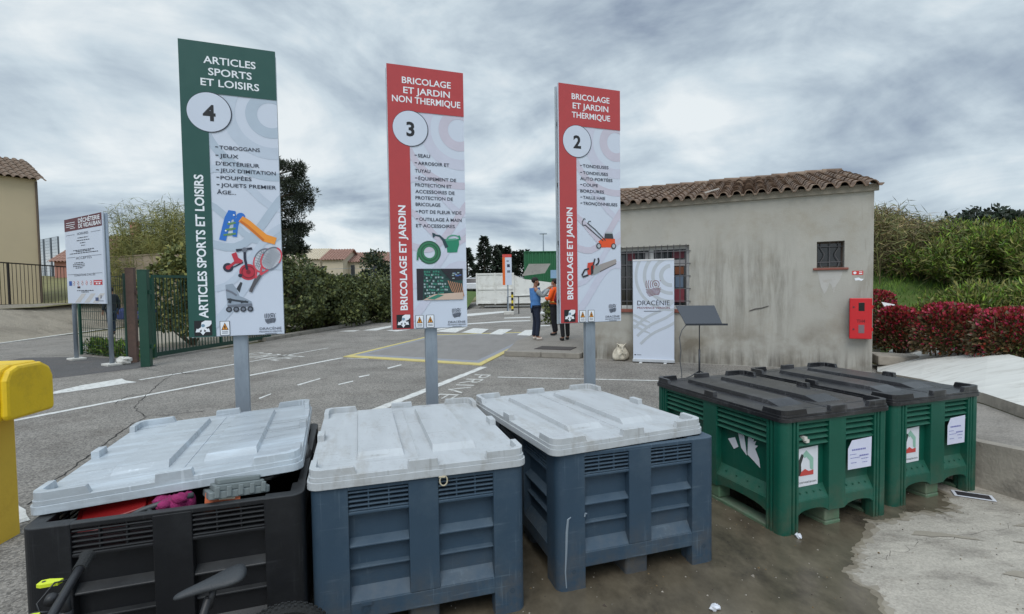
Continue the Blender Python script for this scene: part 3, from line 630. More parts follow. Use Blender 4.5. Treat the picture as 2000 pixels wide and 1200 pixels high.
def crate_body(W, D, H, style):
    b = MB(); g = style == 'green'; c = .135 if g else .16; foot = .12; rec = .048
    for i, (L, X) in enumerate(sides(W, D)):
        b.X = X
        pts = corner_outline(c, .045 if g else .05, rec + .012, g)
        b.prism(pts, 0.0, H)
        m0, m1 = L * .5 - (.075 if g else .07), L * .5 + (.075 if g else .07)
        ztop = H - (.165 if g else .125)
        if g:   # beam with an arched underside
            z1 = .215
            for a, e in ((c - .004, m0 + .004), (m1 - .004, L - c + .004)):
                n = 8; pts = [(a, z1)] + [(a + (e - a) * k / n, foot + .035 * math.sin(PI * min(1, max(0, (k / n) * 1.0))) ** .5) for k in range(n + 1)] + [(e, z1)]
                b.yprism(pts, .004, .06)
            b.box(m0, m1, .002, .058, foot, H - .01)
        else:
            z1 = .20
            b.box(c - .004, L - c + .004, .004, .06, foot, z1)
            b.box(m0, m1, .002, .058, z1 + .0005, H - .01)
        b.box(.06, L - .06, rec, rec + .02, foot + .01, ztop)
        b.box(c - .004, L - c + .004, .003, .04, H - .022, H)
        for a, e in ((c - .002, m0 + .002), (m1 - .002, L - c + .002)):
            # sloping ledge at the foot of the recess
            hh = .085 if g else .06
            b.xprism([(.006, z1), (rec + .003, z1), (rec + .003, z1 + hh)], a, e)
            if not g:
                for zz_, hh2, dd in ((.455, .034, .008), (.345, .016, .024)):
                    b.xprism([(dd, zz_), (rec + .003, zz_ - .006), (rec + .003, zz_ + hh2), (dd, zz_ + .008)], a, e)
                nb = 5
                for k in range(nb): z = ztop + .004 + k * (H - .022 - ztop) / nb; b.box(a, e, .008, .04, z, z + .009)
                for k in (1, 2): x = a + (e - a) * k / 3; b.box(x - .004, x + .004, .010, .036, ztop, H - .02)
                b.box(a, e, .005, .05, ztop - .012, ztop + .003)
            else:
                for k in range(4):
                    z = ztop + k * .038; b.xprism([(.006, z), (.012, z - .006), (rec, z + .018), (rec, z + .026)], a, e)
                for k in range(4): x = a + (e - a) * (.16 + .22 * k); b.box(x - .006, x + .006, .022, .028, z1 + .035, z1 + .05)
        b.X = Matrix.Identity(4)
    b.box(.05, W - .05, .05, D - .05, foot + .012, foot + .03)
    if not g:
        for x0, x1 in ((.008, .154), (W - .154, W - .008)):
            for y0, y1 in ((.008, .154), (D - .154, D - .008)): b.prism(rrect(x0 + .004, x1 - .004, y0 + .004, y1 - .004, .045), .006, foot + .011)
    else:
        for x0, x1 in ((.018, .12), (W - .12, W - .018)):
            for y0, y1 in ((.018, .12), (D - .12, D - .018)): b.prism(rrect(x0, x1, y0, y1, .04), .004, foot + .011)
    return b
def crate_feet(W, D, style, root, mat):
    if style == 'green':
        for x0, x1 in ((.01, .12), (W / 2 - .07, W / 2 + .07), (W - .12, W - .01)):
            b = MB(); b.box(x0, x1, .03, D - .03, .0, .03)
            for y in (.035, D / 2 - .09, D - .215):
                if abs(x0 - (W / 2 - .07)) < 1e-6 or abs(y - (D / 2 - .09)) < 1e-6: b.box(x0 + .002, x1 - .002, y, y + .18, .0305, .1305)
            b.build('runner', mat, root, bevel=.008)
    else:
        for x, y in ((W / 2, .12), (W / 2, D / 2), (W / 2, D - .12), (.12, D / 2), (W - .12, D / 2)):
            b = MB(); b.prism(rrect(x - .072, x + .072, y - .08, y + .08, .02), 0, .131); b.build('foot', mat, root)
def crate_lid(W, D, mat, h1=.036, h2=.056, fs=.045):
    b = MB(); e = .014
    b.prism(rrect(-e, W + e, -e, D + e, .055), .0015, h1); b.prism(rrect(-e + .007, W + e - .007, -e + .007, D + e - .007, .05), h1, h2)
    r0 = .004
    for i, (L, X) in enumerate(sides(W, D)):
        b.X = X; a1 = .20 if L == W else .17; a2 = .17 if L == W else .20; hh = .034; t = .024
        o = [(a1, -r0), (a1, t), (t + .028, t), (t, t + .028), (t, a2), (-r0, a2), (-r0, .045), (.0045, .02), (.02, .0045), (.045, -r0)]
        o = o[::-1] if sum(o[k - 1][0] * o[k][1] - o[k][0] * o[k - 1][1] for k in range(len(o))) < 0 else o
        top = [(p[0] - (.012 if p[0] == a1 else 0), p[1] - (.012 if p[1] == a2 else 0)) for p in o]
        b.prism(o, h2 - .001, h2 + hh, None, top)
        w2 = .075 if L == W else .055
        q = [(L / 2 - w2, -r0 - .004), (L / 2 + w2, -r0 - .004), (L / 2 + w2, t + .004), (L / 2 - w2, t + .004)]
        b.prism(q, h1 - .002, h2 + hh, None, [(p[0] + (.008 if p[0] < L / 2 else -.008), p[1]) for p in q])
    b.X = Matrix.Identity(4)
    for x0, x1 in ((W * .20, W * .43), (W * .57, W * .80)):
        q = [(x0, D * .15), (x1, D * .15), (x1, D * .87), (x0, D * .87)]; k = .007
        b.prism(q, h2 - .001, h2 + .026, None, [(x0 + k, D * .15 + fs), (x1 - k, D * .15 + fs), (x1 - k, D * .87 - k), (x0 + k, D * .87 - k)])
    for x in (W * .5,): b.box(x - .004, x + .004, D * .06, D * .94, h2 - .002, h2 + .003)
    for y in (D * .09, D * .93): b.box(W * .1, W * .9, y - .003, y + .003, h2 - .002, h2 + .002)
    return b
BW, BD, BH = 1.0, 1.25, .746
GW, GD, GH = .947, 1.358, .746
def make_bin(label, x, y, yaw, W, D, H, style, mats, lidpose=None, group=None, body_only=False):
    t = thing('pallet_bin', label, 'bin', (x, y, 0), yaw, group)
    mb, mf, ml = mats
    crate_body(W, D, H, style).build('body', mb, t, bevel=.004)
    crate_feet(W, D, style, t, mf)
    l = (crate_lid(W, D, ml, .029, .045, .12) if style == 'green' else crate_lid(W, D, ml)).build('lid', ml, t, bevel=.003)
    if lidpose:
        # pose given in world axes
        P = Matrix.Translation((x, y, 0)) @ Matrix.Rotation(yaw, 4, 'Z')
        wm = Matrix.Translation(lidpose[0]) @ Matrix.Rotation(lidpose[1][2], 4, 'Z') @ Matrix.Rotation(lidpose[1][1], 4, 'Y') @ Matrix.Rotation(lidpose[1][0], 4, 'X')
        l.matrix_local = P.inverted() @ wm
    else: l.location = (0, 0, H)
    return t
gb = 'grey-lidded pallet bins in a row'
bin2 = make_bin('slate-blue pallet bin with squarely closed pale grey lid, right beside the black bin', -.9077, 2.207, .2938, BW, BD, BH, 'grey', (m_blue, m_bluefoot, m_lidgrey))
bin3 = make_bin('slate-blue pallet bin whose pale grey lid sits askew, showing its open corner', .2252, 2.6242, .3066, BW, BD, BH, 'grey', (m_blue, m_bluefoot, m_lidgrey), ((.207, 2.600, .752), (-.0006, .0032, .4066)))
bin1 = make_bin('black pallet bin with a tilted blue-grey lid over old toys', -1.8746, 1.8723, .3165, BW, BD, BH, 'grey', (m_black, m_black, m_lidblue), ((-1.94, 1.995, .7475), (-.007, -.0531, .3439)))
gA = make_bin('green pallet bin with black lid and a torn white sticker on its left side', 1.7128, 3.1846, .3252, GW, GD, GH, 'green', (m_green, m_greenfoot, m_lidblack))
gB = make_bin('green pallet bin with black lid standing farthest right by the low concrete wall', 2.7241, 3.5866, .3299, GW, GD, GH, 'green', (m_green, m_greenfoot, m_lidblack))
# string tied at the rim, scuffs and mould marks of the blue bins
b = MB(); pts = [(.585 + .018 * math.cos(a) + .008, -.012, .725 + .024 * math.sin(a)) for a in [i / 14 * 2 * PI for i in range(15)]]; b.tube(pts, .0035, 6); b.tube([(.57, -.012, .745), (.60, -.014, .742)], .004, 6)
b.build('string_loop', flat('beige_string', (186, 176, 150)), bin2)
b = MB(); b.tube([(.045, -.001, .03), (.04, -.001, .12), (.046, -.001, .22), (.05, -.001, .33), (.058, -.001, .40), (.075, -.001, .41)], [.003, .004, .006, .007, .006, .003], 5)
b.tube([(.155, -.001, .40), (.16, -.001, .42), (.168, -.001, .415)], .004, 5); b.build('scuff', flat('pale_scuff', (130, 142, 152), .9), bin3)
def mould(parent, x, z, r=.016):
    b = MB(); n = 14
    for r0, r1 in ((r * .75, r), (0, r * .22)):
        vs = [(x + q * math.cos(2 * PI * i / n), -.0012, z + q * math.sin(2 * PI * i / n)) for i in range(n) for q in (r0, r1)]
        b.add(vs, [(2 * i, 2 * i + 1, (2 * i + 3) % (2 * n), (2 * i + 2) % (2 * n)) for i in range(n)])
    b.build('moulded_mark', flat('dark_mark', (44, 62, 76)), parent)
mould(bin2, .93, .12, .012); mould(bin2, .225, .165, .02); mould(bin3, .09, .11, .011); mould(bin3, .92, .11, .011)
b = MB(); b.box(.205, .255, -.004, -.0005, .185, .20); b.build('moulded_plate', m_blue, bin2)

# stickers and papers of the green bins
m_paper = flat('white_paper', (214, 216, 222)); m_gd = flat('dark_slate_ink', (44, 52, 50)); m_sage = flat('sage_ink', (140, 182, 164)); m_redink = flat('red_ink', (190, 70, 66)); m_lilac = flat('lilac_paper', (206, 208, 226)); m_purp = flat('violet_ink', (120, 122, 178))
def house_sticker(parent, x, z, w, h, y, cut=0.0):
    p = Panel(w, h); c = cut
    p.poly([(c, .03), (1, 0), (1, .99), (c, 1)], 1, 0)
    roof = [(.14, .72), (.14, .38), (.30, .16), (.40, .20), (.28, .42), (.30, .70)]
    p.poly([(max(c, u), v) for u, v in roof], 2, 1)
    p.poly([(.36, .17), (.50, .08), (.80, .30), (.80, .62), (.66, .56), (.64, .36), (.50, .25), (.42, .28)], 2, 2)
    p.poly([(max(c, .22), .72), (max(c, .28), .62), (.44, .55), (.60, .62), (.80, .60), (.80, .72)], 3, 3)
    if c: p.text('omaison', c + .02, .92, h * .062, w * (.90 - c), 2, 1)
    else: p.text('ecomaison', .03, .92, h * .062, w * .90, 2, 1)
    p.build('sticker', [m_paper, m_gd, m_sage, m_redink], parent, y, x, z)
def paper_notice(parent, x, z, w, h, y, torn=False):
    p = Panel(w, h)
    p.poly([(0, .12), (.08, .10), (.30, .02), (.42, .05), (.55, 0), (.72, .06), (.9, .08), (1, .18), (.98, .94), (.9, 1), (0, 1)] if torn else [(0, .30), (.16, .04), (1, 0), (.98, 1), (0, 1)], 1, 0)
    for v, u0, u1, k in ((.34, .16, .74, .05), (.50, .08, .34, .02), (.56, .48, .86, .045), (.62, .10, .50, .02), (.68, .55, .85, .02), (.78, .12, .36, .02), (.80, .6, .82, .02)):
        rr = random.Random(int(v * 100)); u = u0
        while u < u1:
            e = min(u1, u + rr.uniform(.03, .09)); p.rect(u, e, v, v + k, 2, 1); u = e + .015
    p.build('paper_notice', [m_lilac, m_purp], parent, y, x, z)
house_sticker(gA, .142, .292, .205, .262, .044)
paper_notice(gA, .56, .375, .22, .205, -.003)
house_sticker(gB, .142, .296, .19, .262, .044, .12)
paper_notice(gB, .575, .40, .20, .21, .0)
b = MB(); X = Matrix.Translation((0, GD, 0)) @ Matrix.Rotation(rad(270), 4, 'Z'); b.X = X
for pts in ([(.93, .50), (.99, .44), (1.035, .47), (1.0, .53)][::1], [(1.02, .60), (1.05, .61), (1.09, .56), (1.115, .43), (1.10, .44), (1.06, .47)], [(1.12, .44), (1.125, .56), (1.145, .59), (1.165, .56), (1.18, .575), (1.175, .545), (1.2, .56), (1.185, .525), (1.215, .53), (1.19, .50), (1.225, .44), (1.235, .38), (1.18, .41)]):
    a = sum(pts[i - 1][0] * pts[i][1] - pts[i][0] * pts[i - 1][1] for i in range(len(pts))); q = pts if a > 0 else pts[::-1]
    q = [(p[0] - .105, p[1] - .005) for p in q]
    b.add([(p[0], .0445, p[1]) for p in q], [tuple(range(len(q)))])
b.build('torn_sticker', m_paper, gA)
b = MB(); b.box(.175, .20, -.004, .03, .615, .64); b.box(.19, .215, -.006, .02, .60, .622); b.build('cable_tie', flat('white_tie', (200, 198, 190)), gA)

# old toys heaped in the black bin
T1 = Matrix.Translation((-1.8746, 1.8723, 0)) @ Matrix.Rotation(.3165, 4, 'Z')
def inbin(b, name, mat, label, cat, **kw):
    o = b.build(name, mat, **kw); o.matrix_world = T1 @ o.matrix_basis; return tag(o, label, cat)
b = MB(); b.blob((0, 0, 0), (.06, .05, .04), 16, .16); b.blob((.03, -.015, .03), (.032, .03, .024), 14, .15); b.blob((-.045, .02, .02), (.035, .035, .022), 14, .15); b.blob((.055, .01, .0), (.03, .03, .05), 12, .06); b.blob((-.02, -.045, .02), (.024, .02, .02), 12, .05)
inbin(b, 'plush_toy', M('pink_plush', (150, 40, 98), .9, .2, 30, .8, 200), 'bright pink stuffed toy poking out under the tilted lid', 'toy', smooth=True, loc=(.47, .125, .725))
b = MB(); b.prism(rrect(-.14, .14, -.09, .09, .03), 0, .04); b.prism(rrect(-.115, .115, -.07, .07, .02), .04, .055)
inbin(b, 'toy_tray', M('red_toy_plastic', (126, 18, 20), .4, .1, 5), 'dark red plastic toy tray tilted at the left of the black bin', 'toy', bevel=.006, loc=(.25, .20, .685), rot=(rad(24), rad(-12), rad(8)))
b = MB(); b.prism(rrect(-.12, .12, -.09, .09, .015), 0, .03); b.prism(rrect(-.10, .10, -.075, .075, .012), .03, .055); b.prism(rrect(-.085, .085, -.06, .06, .01), .055, .075)
for k in range(5): b.box(-.10 + k * .045, -.08 + k * .045, -.098, -.088, .005, .05)
inbin(b, 'toy_console', M('grey_toy_plastic', (110, 118, 118), .5, .1, 5), 'grey stepped plastic toy box at the right of the black bin', 'toy', bevel=.004, loc=(.71, .14, .735), rot=(rad(-10), rad(6), rad(20)))
p = Panel(.14, .05); p.rect(0, 1, 0, 1, 1, 0); p.text('JEU', .35, .85, .032, .06, 2, 1, 'L', .02) if 0 else p.rect(.4, .85, .3, .7, 2, 1)
o = inbin(p.b, 'toy_box', [flat('orange_card', (190, 92, 44)), flat('cream_print', (220, 206, 180))], 'small orange printed cardboard piece on the bin rim', 'card', loc=(.60, .075, .725), rot=(rad(-20), 0, rad(-6)))
b = MB(); b.blob((0, 0, 0), (.26, .3, .075), 18, .12)
inbin(b, 'rubbish_bag', M('black_bag_film', (24, 24, 26), .28, .2, 6, .5, 20, spec=.6), 'shiny black plastic bag under the raised end of the lid', 'bag', smooth=True, loc=(.76, .62, .72))
b = MB(); b.blob((0, 0, 0), (.3, .4, .08), 18, .15)
inbin(b, 'rubbish_bag', M('dark_cloth', (34, 34, 38), .9, .2, 6, .5, 20), 'dark cloth bundle filling the left of the black bin', 'bag', smooth=True, loc=(.34, .62, .62))
b = MB(); b.tube([(-.12, -.02, 0), (-.04, .0, .03), (.05, .01, .05), (.14, .02, .06)], .012, 8); b.tube([(-.02, .0, .03), (.0, -.03, .0)], .01, 8)
inbin(b, 'plastic_toy', flat('dark_grey_plastic', (62, 66, 68)), 'dark grey plastic toy stick lying between red and pink toys', 'toy', smooth=True, loc=(.41, .10, .70))
b = MB(); b.box(0, .02, 0, .5, 0, .09)
inbin(b, 'toy_board', flat('orange_toy_plastic', (196, 74, 36)), 'orange toy board standing along the right wall of the black bin', 'toy', loc=(.915, .45, .70))
for (x, y), s, rz in (((.99, 2.47), .03, .4), ((1.814, 3.178), .028, 1.1)):
    b = MB(); b.blob((0, 0, .012), (s, s * .6, .014), 8, .35); b.blob((s * .7, s * .3, .01), (s * .5, s * .5, .01), 8, .3)
    o = b.build('litter', m_paper, loc=(x, y, .008), rot=(0, 0, rz)); tag(o, 'crumpled white paper scrap by the foot of the blue bin, at the photo bottom' if x < 1.5 else 'crumpled white paper scrap before the left green bin corner', 'litter')
b = MB(); b.box(-.12, .12, -.06, .06, 0, .003); b.box(-.10, .10, -.045, .045, .0032, .0036, 1)
o = b.build('leaflet', [m_paper, flat('dark_print', (52, 48, 52))], loc=(3.47, 3.77, .0095), rot=(0, 0, rad(-30))); tag(o, 'dark printed leaflet with white border lying by the retaining wall', 'leaflet')

# ================================================================ BIG SIGNS
SW, SH, SZ = .6394, 2.1701, 1.3004
m_galv = M('galvanised_steel', (150, 160, 170), .45, .10, 6, .1, 60, metal=.35, dirt=(((118, 126, 136)), .6, 9), stretch=(1, 1, .25))
m_panel = M('white_sign_film', (203, 211, 224), .35, .03, 2)
m_alu = flat('aluminium_edge', (176, 184, 190), .4)
m_ink = flat('navy_ink', (38, 44, 62)); m_black_ink = flat('black_ink', (24, 26, 30)); m_white_ink = flat('white_ink', (232, 236, 240))
m_grey_ink = flat('grey_ink', (110, 116, 128))
sw_g = [flat('swirl_blue_grey', (176, 190, 204)), flat('swirl_mist', (189, 200, 214))]
sw_r = [flat('swirl_rose_grey', (197, 192, 205)), flat('swirl_lilac', (199, 201, 216))]
c_green = flat('sign_green', (34, 80, 72), .35); c_red = flat('sign_red', (178, 62, 63), .35)
def sign(idx, label, colour, swirl, title, titlev, num, items, side, side_v, pictures, haz):
    x, y, a = ((-2.3896, 3.7348, .366), (-.9932, 4.1867, .3444), (.4447, 4.6294, .3509))[idx]
    u0 = SW * .515; ca, sa = math.cos(a), math.sin(a); off = .06
    t = thing('information_sign', label, 'sign', (x + u0 * ca - off * sa, y + u0 * sa + off * ca, 0), a)
    T = lambda n, mb, mats, par, yy=0.0, **k: mb.build(n, mats, par, loc=(-u0, -off + yy, SZ), **k)
    b = MB(); b.box(-.05, .05, -.025, .03, -.2, SZ + SH - .05); b.build('post', m_galv, t, bevel=.004)
    b = MB(); b.box(0, SW, 0, .006, 0, SH)
    for xx in (.0, SW - .012): b.box(xx, xx + .012, .0062, .022, 0, SH)
    pan = T('panel', b, [m_panel], t)
    b = MB(); b.box(.0, SW, .074, .082, -.01, SH - .01); b.box(.002, .016, .058, .0738, -.01, SH - .01); b.box(SW - .016, SW - .002, .058, .0738, -.01, SH - .01); T('back_panel', b, [m_alu], t)
    b = MB()
    for z in (.18, .72, 1.25, 1.8): b.box(.01, SW - .01, .024, .034, z, z + .04); b.box(.004, .03, .0345, .056, z + .004, z + .036, 1)
    T('bracket', b, [m_galv, flat('dark_clip', (60, 62, 66))], t)
    G = lambda: Panel(SW, SH)
    def put(n, p, mats): p.b.build(n, mats, pan)
    p = G()          # pale swirls of the background print
    for r0, r1, k in ((.095, .175, 0), (.245, .335, 1), (.44, .50, 0)): p.ring(.93, .225, r0, r1, 1, k, 64)
    for v, w_, k in ((.40, .055, 1), (.53, .05, 0), (.64, .06, 0), (.75, .05, 1), (.86, .07, 1)):
        p.line([(.2 + .1 * i, v + .06 + .05 * math.sin(i * .55 + v * 9) - .018 * i * (1 if v > .6 else -.3)) for i in range(10)], w_, 1.2 + v, k)
    put('background_print', p, swirl)
    p = G(); p.rect(0, 1, 0, .170, 4, 0); p.rect(0, .272, .170, 1, 4, 0); put('colour_band', p, [colour])
    p = G()
    for (s, v, u0_, u1_) in titlev: p.text(s, (u0_ + u1_) / 2, v, .0525, (u1_ - u0_) * SW, 5, 0, 'C', .014)
    put('title_lettering', p, [m_white_ink])
    p = G(); p.disc(.288, .234, .147, 5, 1, 56); p.disc(.284, .234, .1425, 6, 0, 56)
    p.text(num, .285, .262, .118, None, 7, 2, 'C', .03); put('number_disc', p, [m_panel, m_ink, m_black_ink])
    p = G()
    for s, v, u1_ in items:
        dash = s.startswith('-'); s2 = s[1:].strip() if dash else s
        if dash: p.rect(.332, .362, v - .0085, v - .0055, 3, 0); p.text(s2, .375, v, .0275, (u1_ - .375) * SW, 3, 0, 'L', .012)
        else: p.text(s2, .332, v, .0275, (u1_ - .332) * SW, 3, 0, 'L', .012)
    put('list_lettering', p, [m_ink])
    p = G(); p.text(side, .197, side_v[0], .060, (side_v[0] - side_v[1]) * SH, 5, 0, 'L', .024, PI / 2); put('side_lettering', p, [m_white_ink])
    # waste-sorting mark: white hand and three arrows on black
    p = G(); U = lambda a_, b_: (.052 + a_ * .18, .944 + b_ * .052)
    p.poly([U(0, 0), U(1, 0), U(1, 1), U(0, 1)], 5, 0)
    p.poly([U(.42, .12), U(.62, .0), (U(.98, .0)[0], U(0, .02)[1]), U(.98, .22), U(.86, .38), U(.66, .46), U(.50, .52), U(.38, .40)], 6, 1)
    for a_ in (-52, 0, 52):
        q = []
        for dx, dy in ((-.07, 0), (-.07, .30), (-.16, .30), (0, .52), (.16, .30), (.07, .30), (.07, 0)):
            r_ = rad(a_); q.append(U(.48 + dx * math.cos(r_) + dy * math.sin(r_), .44 + dy * math.cos(r_) - dx * math.sin(r_) * -1 * -1))
        p.poly(q, 6, 1)
    p.disc(U(.5, .33)[0], U(.5, .33)[1], .012, 7, 2); put('sorting_mark', p, [m_black_ink, m_white_ink, flat('pale_blue_ink', (120, 150, 170))])
    for u in ([.312] if haz == 1 else [.298, .44]):
        p = G(); w_ = .105; p.rect(u, u + w_, .948, .998, 3, 0); p.rect(u + .006, u + w_ - .006, .9495, .9965, 4, 1)
        p.poly([(u + w_ / 2, .953), (u + w_ * .14, .979), (u + w_ * .86, .979)], 5, 0); p.poly([(u + w_ / 2, .9565), (u + w_ * .24, .9772), (u + w_ * .76, .9772)], 6, 2)
        p.rect(u + w_ * .44, u + w_ * .56, .964, .974, 7, 0)
        for v in (.984, .989): p.rect(u + w_ * .2, u + w_ * .8, v, v + .002, 5, 3)
        put('hazard_label', p, [m_black_ink, m_white_ink, flat('hazard_orange', (226, 150, 52)), m_grey_ink])
    p = G(); shield(p, .853, .945, .078, .088, .0045, 0, 3, 5, 5); p.text('DRACÉNIE', .853, .984, .019, .24 * SW, 3, 0, 'C'); p.text('PROVENCE VERDON', .853, .9925, .0095, .25 * SW, 3, 0, 'C', .01)
    p.rect(.79, .92, .9965, .9985, 3, 1); put('crest', p, [m_ink, m_grey_ink])
    for n, fn in pictures:
        p = G(); mats = fn(p); put(n, p, mats)
    return t
def pic_slide(p):
    p.line([(.372, .668), (.41, .622), (.44, .592), (.475, .574), (.52, .573)], [.045, .045, .05, .06, .03], 3, 0)
    p.line([(.50, .655), (.515, .62), (.53, .59)], [.03, .032, .04], 3, 0); p.disc(.475, .582, .03, 3, 0); p.disc(.572, .585, .03, 3, 0)
    for v in (.612, .632, .65): p.line([(.43 - (v - .612) * 1.2, v), (.515, v - .006)], .014, 4, 2)
    p.line([(.57, .592), (.64, .607), (.73, .632), (.82, .657), (.94, .668)], [.05, .055, .055, .06, .055], 4, 1); p.line([(.565, .60), (.64, .616), (.73, .642), (.81, .666)], .016, 5, 3)
    p.disc(.45, .605, .006, 5, 4); p.disc(.50, .58, .006, 5, 4); p.disc(.41, .635, .006, 5, 4)
    return [flat('slide_blue', (40, 110, 196)), flat('slide_orange', (236, 150, 52)), flat('slide_green', (96, 140, 90)), flat('slide_shade_orange', (206, 110, 36)), m_white_ink]
def pic_trike(p):
    p.ring(.632, .778, .0, .062, 3, 0, 30); p.ring(.632, .778, .040, .048, 4, 1, 30); p.disc(.632, .778, .016, 4, 1); p.disc(.42, .762, .034, 3, 2); p.disc(.42, .762, .016, 4, 0)
    p.line([(.62, .77), (.60, .73), (.60, .70)], .018, 4, 2); p.line([(.51, .703), (.60, .698), (.68, .695)], [.022, .014, .018], 5, 2); p.disc(.60, .70, .018, 5, 3)
    p.poly([(.46, .715), (.51, .708), (.53, .728), (.58, .738), (.56, .748), (.49, .744)], 4, 0); p.line([(.43, .76), (.49, .745), (.57, .742)], .02, 3, 0); p.line([(.44, .765), (.5, .757), (.58, .744)], .01, 3, 2)
    p.disc(.545, .79, .014, 4, 2)
    return [flat('tricycle_red', (188, 48, 66)), flat('tricycle_dark_red', (130, 34, 46)), m_ink, m_grey_ink]
def pic_racket(p):
    for (u, v, a_) in ((.80, .737, 22), (.885, .73, 32)):
        p.k += 30
        r_ = rad(a_); c = p.P(u, v); q = []
        E = lambda k, th: (c[0] + k * (.070 * math.cos(th) * math.cos(r_) - .105 * math.sin(th) * -math.sin(r_) * -1), c[1] + k * (.070 * math.cos(th) * math.sin(r_) * -1 + .105 * math.sin(th) * math.cos(r_)))
        E = lambda k, th: (c[0] + k * (.066 * math.cos(th) * math.cos(r_) + .095 * math.sin(th) * math.sin(r_)), c[1] + k * (-.066 * math.cos(th) * math.sin(r_) + .095 * math.sin(th) * math.cos(r_)))
        n = 30
        for i in range(n):
            t0, t1 = 2 * PI * i / n, 2 * PI * (i + 1) / n; p.quad([E(.9, t0), E(1.04, t0), E(1.04, t1), E(.9, t1)], 4, 0 if (i % 15) < 8 else 1, False)
        p.k += 1; p.poly([E(.9, 2 * PI * i / n) for i in range(n)], 3, 2, False); p.k += 1
        for k in range(-3, 4): p.line([E(.86, PI / 2 + k * .22), E(.86, -PI / 2 - k * .22)], .003, 4, 1, False); p.line([E(.86, k * .25), E(.86, PI - k * .25)], .003, 4, 1, False)
        e0 = E(1.0, -PI / 2 - .4); e1 = E(1.0, -PI / 2 + .4); j = (c[0] - .15 * math.sin(r_), c[1] - .15 * math.cos(r_)); hnd = (c[0] - .26 * math.sin(r_), c[1] - .26 * math.cos(r_))
        p.line([e0, j], .013, 5, 0, False); p.line([e1, j], .013, 5, 0, False); p.line([j, hnd], [.02, .024], 5, 3, False)
    return [flat('racket_red', (206, 70, 84)), m_grey_ink, flat('string_grey', (196, 200, 206)), flat('grip_dark', (86, 84, 88))]
def pic_skate(p):
    p.poly([(.385, .822), (.46, .818), (.50, .836), (.53, .862), (.60, .872), (.655, .882), (.655, .893), (.40, .895), (.39, .86)], 3, 0)
    p.poly([(.50, .836), (.545, .812), (.565, .816), (.53, .85)], 4, 1); p.line([(.39, .84), (.45, .848), (.50, .86)], .014, 4, 2); p.line([(.40, .872), (.5, .878), (.62, .884)], .014, 4, 1); p.line([(.40, .897), (.66, .893)], .02, 4, 2)
    for u in (.415, .49, .565, .64): p.disc(u, .908, .021, 5, 1); p.disc(u, .908, .011, 6, 2)
    p.line([(.42, .885), (.44, .87)], .02, 5, 1); p.line([(.54, .885), (.60, .88)], .012, 5, 1)
    return [flat('skate_silver', (146, 158, 172)), flat('skate_black', (52, 58, 66)), m_grey_ink]
def pic_hose(p):
    for i, (r0, r1, k) in enumerate(((.047, .062, 0), (.062, .075, 1), (.075, .087, 0), (.087, .098, 1))): p.ring(.50, .705, r0, r1, 3, k, 44)
    p.line([(.36, .69), (.345, .71), (.34, .735)], .015, 4, 0)
    return [flat('hose_green', (52, 120, 84)), flat('hose_dark', (40, 92, 66))]
def pic_can(p):
    p.poly([(.70, .652), (.90, .650), (.905, .672), (.885, .690), (.875, .703), (.74, .705), (.735, .69)], 3, 0); p.poly([(.73, .652), (.86, .648), (.88, .655), (.72, .660)], 4, 1)
    p.line([(.735, .685), (.69, .655), (.64, .640), (.575, .637)], [.03, .024, .016, .014], 4, 2); p.poly([(.54, .628), (.585, .632), (.575, .643), (.55, .648)], 5, 2)
    p.ring(.83, .655, .05, .064, 4, 1, 24, 0, 180, sq=.7); p.line([(.905, .655), (.915, .645), (.90, .637)], .014, 4, 0)
    return [flat('can_green', (36, 132, 100)), flat('can_light_green', (84, 156, 128)), flat('can_dark', (40, 66, 74))]
def pic_tools(p):
    p.rect(.325, .945, .768, .890, 3, 0); rr = random.Random(5)
    p.poly([(.325, .768), (.42, .768), (.40, .89), (.325, .89)], 4, 4)
    for r_ in range(9):
        for c in range(11):
            u = .42 + c * .03 + rr.uniform(-.006, .006); v = .776 + r_ * .012 + rr.uniform(-.002, .002)
            if u < .68 + (r_ - 3) * .022: p.rect(u, u + .022, v, v + .0065, 4, [1, 1, 2, 5][rr.randrange(4)])
    for c in range(7): p.line([(.74 + c * .03, .815 + c * .002), (.80 + c * .026, .86 + c * .003)], .008, 5, 3)
    p.poly([(.64, .768), (.945, .768), (.945, .812), (.78, .815)], 4, 4)
    for c in range(14): u = .70 + rr.uniform(0, .22); v = .772 + rr.uniform(0, .035); p.rect(u, u + .03, v, v + .004, 5, [2, 6, 5][c % 3])
    p.poly([(.40, .89), (.55, .868), (.945, .862), (.945, .89)], 5, 7); p.poly([(.46, .885), (.60, .868), (.68, .872), (.55, .888)], 6, 1)
    return [flat('case_dark_green', (34, 68, 64)), flat('tool_green', (56, 128, 108)), flat('tool_light', (150, 170, 170)), flat('tool_brown', (176, 128, 100)), flat('case_black', (36, 34, 42)), flat('tool_shadow', (26, 44, 44)), flat('tool_blue', (84, 112, 170)), flat('table_tan', (200, 176, 158))]
